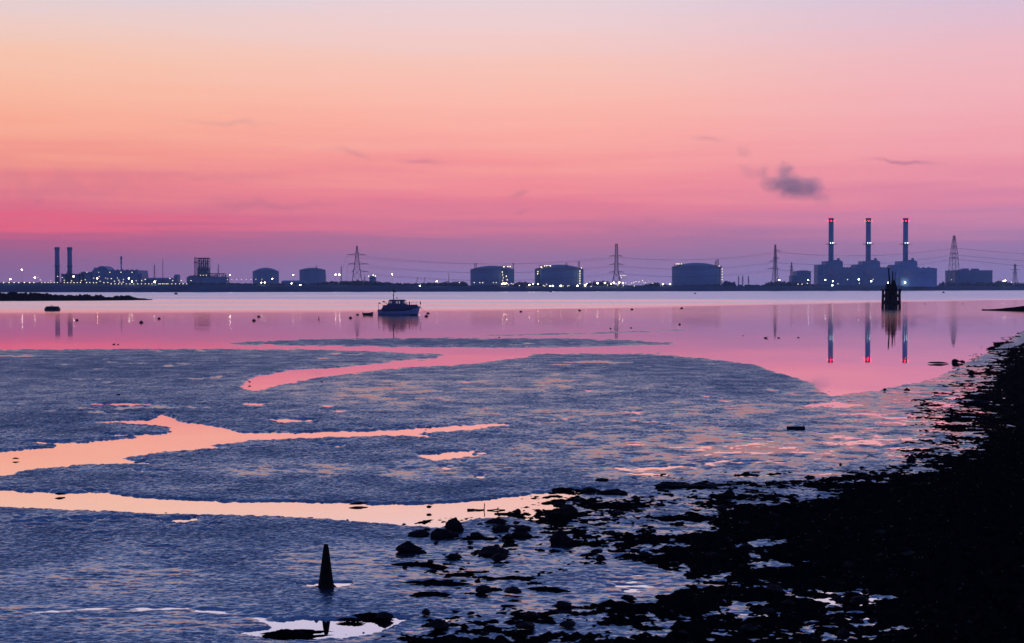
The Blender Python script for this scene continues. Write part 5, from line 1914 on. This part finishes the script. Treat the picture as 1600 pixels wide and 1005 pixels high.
def duck(u, v, w, heading, label, name='duck', group='ducks on the calm water', z=0.0, stand=False):
    x, y = ground(u, v)
    ps = y / F
    L = w * ps
    t = empty(name, (x, y, z), label, 'bird', group, heading)
    b = MB()
    # one continuous body lofted tail - back - breast - neck - head - bill
    st_ = [(-.52, .20, .02), (-.40, .17, .07), (-.15, .13, .16), (.12, .13, .17), (.30, .17, .12), (.36, .30, .07), (.40, .40, .075), (.47, .42, .07), (.56, .40, .03), (.62, .39, .012)]
    vs, ff = [], []
    n = 8
    for (a, b_, c) in st_:
        for k in range(n):
            q = 2 * math.pi * k / n
            vs.append((a * L, c * L * math.cos(q), (b_ * .8 + c * math.sin(q)) * L))
    for i in range(len(st_) - 1):
        for k in range(n):
            ff.append((i * n + k, (i + 1) * n + k, (i + 1) * n + (k + 1) % n, i * n + (k + 1) % n))
    ff += [tuple(range(n)), tuple(reversed(range((len(st_) - 1) * n, len(st_) * n)))]
    b.add(vs, ff)
    if stand:
        for sy in (-.05, .05):
            b.tube((.02 * L, sy * L, -.22 * L), (0, sy * L, .06 * L), .018 * L, .025 * L, 5)
            b.tube((.02 * L, sy * L, -.22 * L), (.12 * L, sy * L, -.23 * L), .018 * L, .012 * L, 5)
    b.build('body', M['bird'], t, None, True)
    return t


duck(1196.5, 528.6, 6.5, R(0), 'leading duck of three strung out left of the chimney reflections')
duck(1216.6, 528.4, 4.6, R(180), 'middle duck of three strung out left of the chimney reflections')
duck(1247.3, 527.8, 4.0, R(180), 'rear duck, nearest the first chimney reflection')
duck(178.0, 538.4, 5.0, R(0), 'left of two ducks close together near the left mud edge')
duck(184.4, 538.6, 3.6, R(0), 'right of two ducks close together near the left mud edge')
duck(185.2, 620.5, 7.0, R(20), 'dark wading bird standing on the mud above the broad left creek', 'wading_bird', 'birds on the mud', .09, True)
duck(390.0, 600.2, 6.0, R(160), 'dark wading bird at the end of the pink upper creek', 'wading_bird', 'birds on the mud', .09, True)
duck(503.0, 598.6, 5.0, R(0), 'small wading bird on the mud under the bend of the pink upper creek', 'wading_bird', 'birds on the mud', .08, True)

# ------------------------------------------------------------------ the cone
x, y = ground(509.5, 920.5)
ps = y / F
t = empty('traffic_cone', (x, y, 0.0), 'dark muddy traffic cone standing alone on the wet mud', 'traffic cone', None, R(18))
h = 71.5 * ps
b = MB()
n = 32
prof = [(.134, .0), (.134, .045), (.122, .12), (.108, .22), (.090, .36), (.071, .50), (.056, .62), (.045, .70), (.038, .722), (.037, .745), (.028, .757), (.008, .76)]
b.lathe([(r_, z_ * h / .76) for r_, z_ in prof], n)
for i, q in enumerate(b.v):
    k = 1 + .02 * mnoise.noise(Vector((q[0] * 14, q[1] * 14, q[2] * 9)))
    b.v[i] = (q[0] * k + .010 * (q[2] / h), q[1] * k, q[2])
b.build('cone_body', M['cone'], t, None, True)
b = MB().box(-.185, .185, -.185, .185, -.03, .028, .012)
b.build('base_plate', M['cone'], t)
t.rotation_euler = (R(1.5), R(-1.0), R(20))

# ------------------------------------------------------------------ stones, weed clumps, driftwood
proto = []


def stone_mesh(seed, flat, name='stone'):
    r_ = random.Random(seed)
    b = MB()
    b.ball((0, 0, 0), 1, 1, 1, 30, 20)
    o1 = Vector((r_.uniform(-50, 50), r_.uniform(-50, 50), r_.uniform(-50, 50)))
    cuts = []
    for _ in range(11):
        d = Vector((r_.gauss(0, 1), r_.gauss(0, 1), r_.gauss(0, .8))).normalized()
        cuts.append((d, r_.uniform(.52, .9)))
    vs = []
    lean = r_.uniform(-.25, .25)
    for q in b.v:
        p_ = Vector(q)
        for d, c in cuts:
            e = p_.dot(d)
            if e > c:
                p_ -= d * (e - c) * .95
        k = 1 + .24 * mnoise.noise(p_ * 1.5 + o1) + .16 * mnoise.noise(p_ * 3.7 + o1) + .09 * mnoise.noise(p_ * 9 + o1) + .05 * mnoise.noise(p_ * 19 + o1)
        p_ *= k
        w_ = 1.12 - .38 * max(-.3, p_.z)          # broad foot, narrower crown
        vs.append((p_.x * w_ + lean * p_.z, p_.y * w_, p_.z))
    zmin = min(q[2] for q in vs)
    b.v = vs
    me = bpy.data.meshes.new(name)
    me.from_pydata(b.v, [], b.f)
    me.materials.append(M['rock'])
    return me


stones = [stone_mesh(100 + k, 1) for k in range(9)]


def weed_mesh(seed):
    """a flat ragged clump of bladderwrack"""
    r_ = random.Random(seed)
    b = MB()
    pts_ = []
    n, mm = 40, 7
    o1 = Vector((r_.uniform(-50, 50), r_.uniform(-50, 50), 3.0))
    vs = [(0, 0, .8)]
    for j in range(1, mm + 1):
        f = j / mm
        for k in range(n):
            a = 2 * math.pi * k / n
            rad = f * max(.12, 1 + .85 * mnoise.noise(Vector((math.cos(a) * 1.6, math.sin(a) * 1.6, 0)) + o1) + .75 * mnoise.noise(Vector((math.cos(a) * 5, math.sin(a) * 5, 0)) + o1))
            px_, py_ = rad * math.cos(a), rad * math.sin(a)
            zz = (1 - f ** 2) * (.65 + .6 * mnoise.noise(Vector((px_ * 3, py_ * 3, 1)) + o1)) + .14 * mnoise.noise(Vector((px_ * 9, py_ * 9, 1)) + o1) - .12 * f
            vs.append((px_, py_, zz))
    ff = [(0, 1 + k, 1 + (k + 1) % n) for k in range(n)]
    for j in range(mm - 1):
        for k in range(n):
            k2 = (k + 1) % n
            ff.append((1 + j * n + k, 1 + (j + 1) * n + k, 1 + (j + 1) * n + k2, 1 + j * n + k2))
    me = bpy.data.meshes.new('weed_clump')
    me.from_pydata(vs, [], ff)
    me.materials.append(M['weed'])
    return me


weeds = [weed_mesh(300 + k) for k in range(6)]


def place(me, name, u, v, w, h, label, cat, group, rz=None, yd=1.0, sink=.18):
    x, y = ground(u, v, MUDZ)
    ps = y / F
    o = bpy.data.objects.new(name, me)
    COL.objects.link(o)
    rx = w * ps / 2
    rz_ = h * ps / 2
    lf = float(lift_at(math.hypot(x, y)))
    o.scale = (rx, rx * yd, rz_)
    o.location = (x, y + rx * yd * .3, MUDZ + lf + rz_ * (.75 - sink) if name != 'weed_clump' else MUDZ + lf - .005)
    o.rotation_euler = (0, 0, random.uniform(-.4, .4) if rz is None else rz)
    return tag(o, label, cat, group)


KEY = [(641, 862, 40, 18, 'lone peaked boulder left of all the others, beside a flat wedge of rock'), (655, 838, 36, 12, 'flat wedge of rock at the lower bank of the nearest creek'), (688, 841, 44, 18, 'low shoulder rock leaning on the biggest boulder by the creek'),
       (711, 831, 34, 28, 'biggest rounded boulder at the creek edge'), (709, 873, 28, 11, 'small boulder set below the biggest one on open mud'), (773, 868, 46, 18, 'broad square boulder in the middle of the weedy rocks'),
       (782, 830, 34, 14, 'block at the corner of the creek below the driftwood'), (776, 818, 30, 11, 'upper block at the creek corner, just under the driftwood'), (815, 839, 30, 14, 'pointed boulder right of the creek corner blocks'),
       (879, 851, 36, 26, 'tall dark boulder at the head of the rocky band'), (888, 806, 34, 22, 'rounded boulder at the creek end, right side'), (872, 792, 22, 9, 'small flat stone above the rounded boulder at the creek end'), (818, 829, 34, 10, 'low stone right of the creek corner'),
       (880, 951, 32, 16, 'squared stone standing in the wet channel near the bottom'), (601, 966, 26, 12, 'jagged stone at the rim of the bottom pool'), (920, 770, 28, 11, 'rounded stone on the gleaming line beyond the creek end'),
       (957, 772, 40, 9, 'long flat stone beside the rounded stone on the gleaming line'), (1055, 762, 62, 13, 'long low rock ridge on the pink wet sheet'), (1100, 762, 50, 9, 'thin tail of the long low rock ridge'), (1425, 722, 16, 14, 'dark stone perched at the edge of the black foreshore, upper right'),
       (1380, 745, 14, 10, 'round stone just off the black foreshore, right of centre'), (1264, 749, 15, 7, 'isolated stone on pale wet mud above the foreshore'), (1300, 751, 22, 8, 'flat stone touching the top of the foreshore'), (1352, 748, 8, 7, 'tiny stone between two larger ones above the foreshore'),
       (1518, 586, 12, 10, 'dark stone high on the streaky upper right shore'), (1530, 632, 36, 9, 'long dark stone on the streaky upper right shore'), (1544, 622, 12, 8, 'small stone above the long dark one, upper right shore'),
       (1418, 611, 10, 5, 'stone at the water corner under the right chimney reflections'), (1383, 610, 6, 4, 'tiny stone on the water corner edge'), (1492, 566, 12, 6, 'right stone of a cluster at the water edge, upper right'), (1504, 567, 10, 5, 'stone beside the cluster at the water edge, upper right'), (1494, 573, 12, 4, 'lowest stone of the cluster at the water edge, upper right'),
       (1468, 568, 30, 3, 'thin dark bar of stone reaching into the pink water'), (940, 752, 24, 6, 'small flat stone on the mud left of the long ridge'), (560, 788, 26, 4, 'thin scrap of weed on the far bank of the nearest creek'), (94, 773, 14, 4, 'small dark lump on the far bank of the nearest creek at left'),
       (25, 717.5, 10, 2.5, 'thin dark lump lying in the broad left creek'), (1140, 778, 22, 16, 'upright knobbly stone on the foreshore crest')]
for i, (u, v, w, h, lab) in enumerate(KEY):
    place(stones[i % 9], 'stone', u, v, w, h, lab, 'stone', 'stones along the foreshore', None, .7)
WEED = [(452, 991, 98, 12, 'long black weed mat in the bottom pool'), (585, 963, 56, 11, 'ragged weed clump on the rim of the bottom pool'), (548, 969, 46, 5, 'thin weed strand in the bottom pool'), (655, 884, 72, 10, 'flat weed mat below the lone peaked boulder'),
        (670, 930, 68, 9, 'flat weed mat with an upturned end, lower left of the rocks'), (685, 912, 90, 8, 'long double weed streak on the mud below the rocks'), (760, 903, 34, 6, 'small weed streak between two long ones'), (812, 905, 60, 9, 'weed streak right of the long double one'),
        (765, 922, 44, 7, 'broken weed streak with a bright gap'), (856, 922, 58, 9, 'weed streak below the rocky band'), (833, 912, 30, 6, 'short weed streak left of a longer one, below the rocky band'), (745, 842, 60, 6, 'thin weed bar behind the broad square boulder'), (880, 765, 44, 6, 'thin weed bar at the creek head')]
for i, (u, v, w, h, lab) in enumerate(WEED):
    place(weeds[i % 6], 'weed_clump', u, v, w, h * 1.2, lab, 'seaweed', 'weed clumps on the mud', None, .5)
# lesser stones thrown along the margin
rs = random.Random(21)
fz = [(650, 860), (700, 830), (830, 800), (900, 770), (1000, 755), (1100, 752), (1200, 752), (1300, 742), (1400, 720), (1470, 690), (1480, 650), (1500, 600), (1540, 560), (1575, 540)]
n_small = 0
while n_small < 150:
    k = rs.randrange(len(fz) - 1)
    f = rs.random()
    u = fz[k][0] + (fz[k + 1][0] - fz[k][0]) * f + rs.gauss(0, 26)
    v = fz[k][1] + (fz[k + 1][1] - fz[k][1]) * f + abs(rs.gauss(0, 1)) * (8 if v < 700 else 26) if n_small else 800
    if not (520 < v < 1000) or u > 1590:
        continue
    sc_ = max(.25, (v - 450) / 420)
    w = rs.uniform(5, 15) * sc_
    place(stones[rs.randrange(9)], 'stone', u, v, w, w * rs.uniform(.25, .5), 'small dark loose stone scattered along the margin of the black foreshore', 'stone', 'small loose stones on the margin', rs.uniform(0, 6), rs.uniform(.6, 1.1))
    n_small += 1
while n_small < 215:
    u, v = rs.uniform(640, 1560), rs.uniform(780, 1000)
    sc_ = (v - 450) / 420
    w = rs.uniform(10, 26) * sc_
    o = place(stones[rs.randrange(9)], 'stone', u, v, w, w * rs.uniform(.35, .6), 'dark cobble half sunk among the weed of the black foreshore', 'stone', 'cobbles among the weed', rs.uniform(0, 6), rs.uniform(.7, 1.1))
    o.location.z += .03
    n_small += 1
# squared log on the mud
x, y = ground(1243.5, 671.5, MUDZ)
ps = y / F
t = empty('timber_baulk', (x, y, MUDZ), 'short thick dark timber lying on the pale wet mud', 'timber', None, R(3))
b = MB()
Lb = 28 * ps
vs = []
for i in range(15):
    f = i / 14 - .5
    for k in range(10):
        a = 2 * math.pi * k / 10
        r_ = .07 * (1 - .2 * abs(f)) * (1 + .12 * mnoise.noise(Vector((f * 9, math.cos(a) * 2, math.sin(a) * 2))))
        vs.append((f * Lb, r_ * 1.1 * math.cos(a), .055 + r_ * math.sin(a)))
ff = [(i * 10 + k, (i + 1) * 10 + k, (i + 1) * 10 + (k + 1) % 10, i * 10 + (k + 1) % 10) for i in range(14) for k in range(10)]
ff += [tuple(range(10)), tuple(reversed(range(140, 150)))]
b.add(vs, ff)
b.build('log', M['wet_timber'], t)
MB().tube((Lb * .42, 0, .09), (Lb * .45, .02, .15), .02, .012, 6).build('stub', M['wet_timber'], t)
# driftwood branch stuck in the creek
x, y = ground(745, 797.5, 0)
ps = y / F
t = empty('driftwood_branch', (x, y, 0), 'bent driftwood branch with one upright twig standing in the nearest creek', 'driftwood')
b = MB()
b.path([(-15 * ps, .0, .01), (-13 * ps, 0, .022), (-9 * ps, .02, .02), (-4 * ps, .02, .015), (4 * ps, -.02, .012), (12 * ps, .05, .008)], .014, 7)
b.tube((-15 * ps, 0, .012), (-4 * ps, 0, .01), .028, .02, 8)
b.build('limb', M['wet_timber'], t)
b = MB().path([(12 * ps, .05, -.05), (11.6 * ps, .05, .05), (12.2 * ps, .05, .1), (11.9 * ps, .05, .15)], .011, 5)
b.build('twig', M['wet_timber'], t)
x, y = ground(775, 797.8, 0)
t = empty('driftwood_stick', (x, y, 0), 'short knotted stick half under water right of the upright twig', 'driftwood')
b = MB().path([(-14 * ps, 0, .006), (-6 * ps, 0, .012), (0, .02, .022), (5 * ps, 0, .015), (14 * ps, .05, .006)], .014, 6)
b.build('limb', M['wet_timber'], t)
b = MB().path([(1 * ps, 0, .02), (4 * ps, .02, .06)], .014, 5)
b.build('stub', M['wet_timber'], t)
x, y = ground(797, 803.8, 0)
t = empty('driftwood_post', (x, y, 0), 'round-ended driftwood post lying in the creek above the corner blocks', 'driftwood')
b = MB().path([(-24 * ps, .05, .005), (-10 * ps, .02, .012), (8 * ps, 0, .02)], .022, 8)
b.build('shaft', M['wet_timber'], t)
MB().ball((12 * ps, 0, .05), 5 * ps, 5 * ps, 5.5 * ps).build('rounded_end', M['wet_timber'], t)
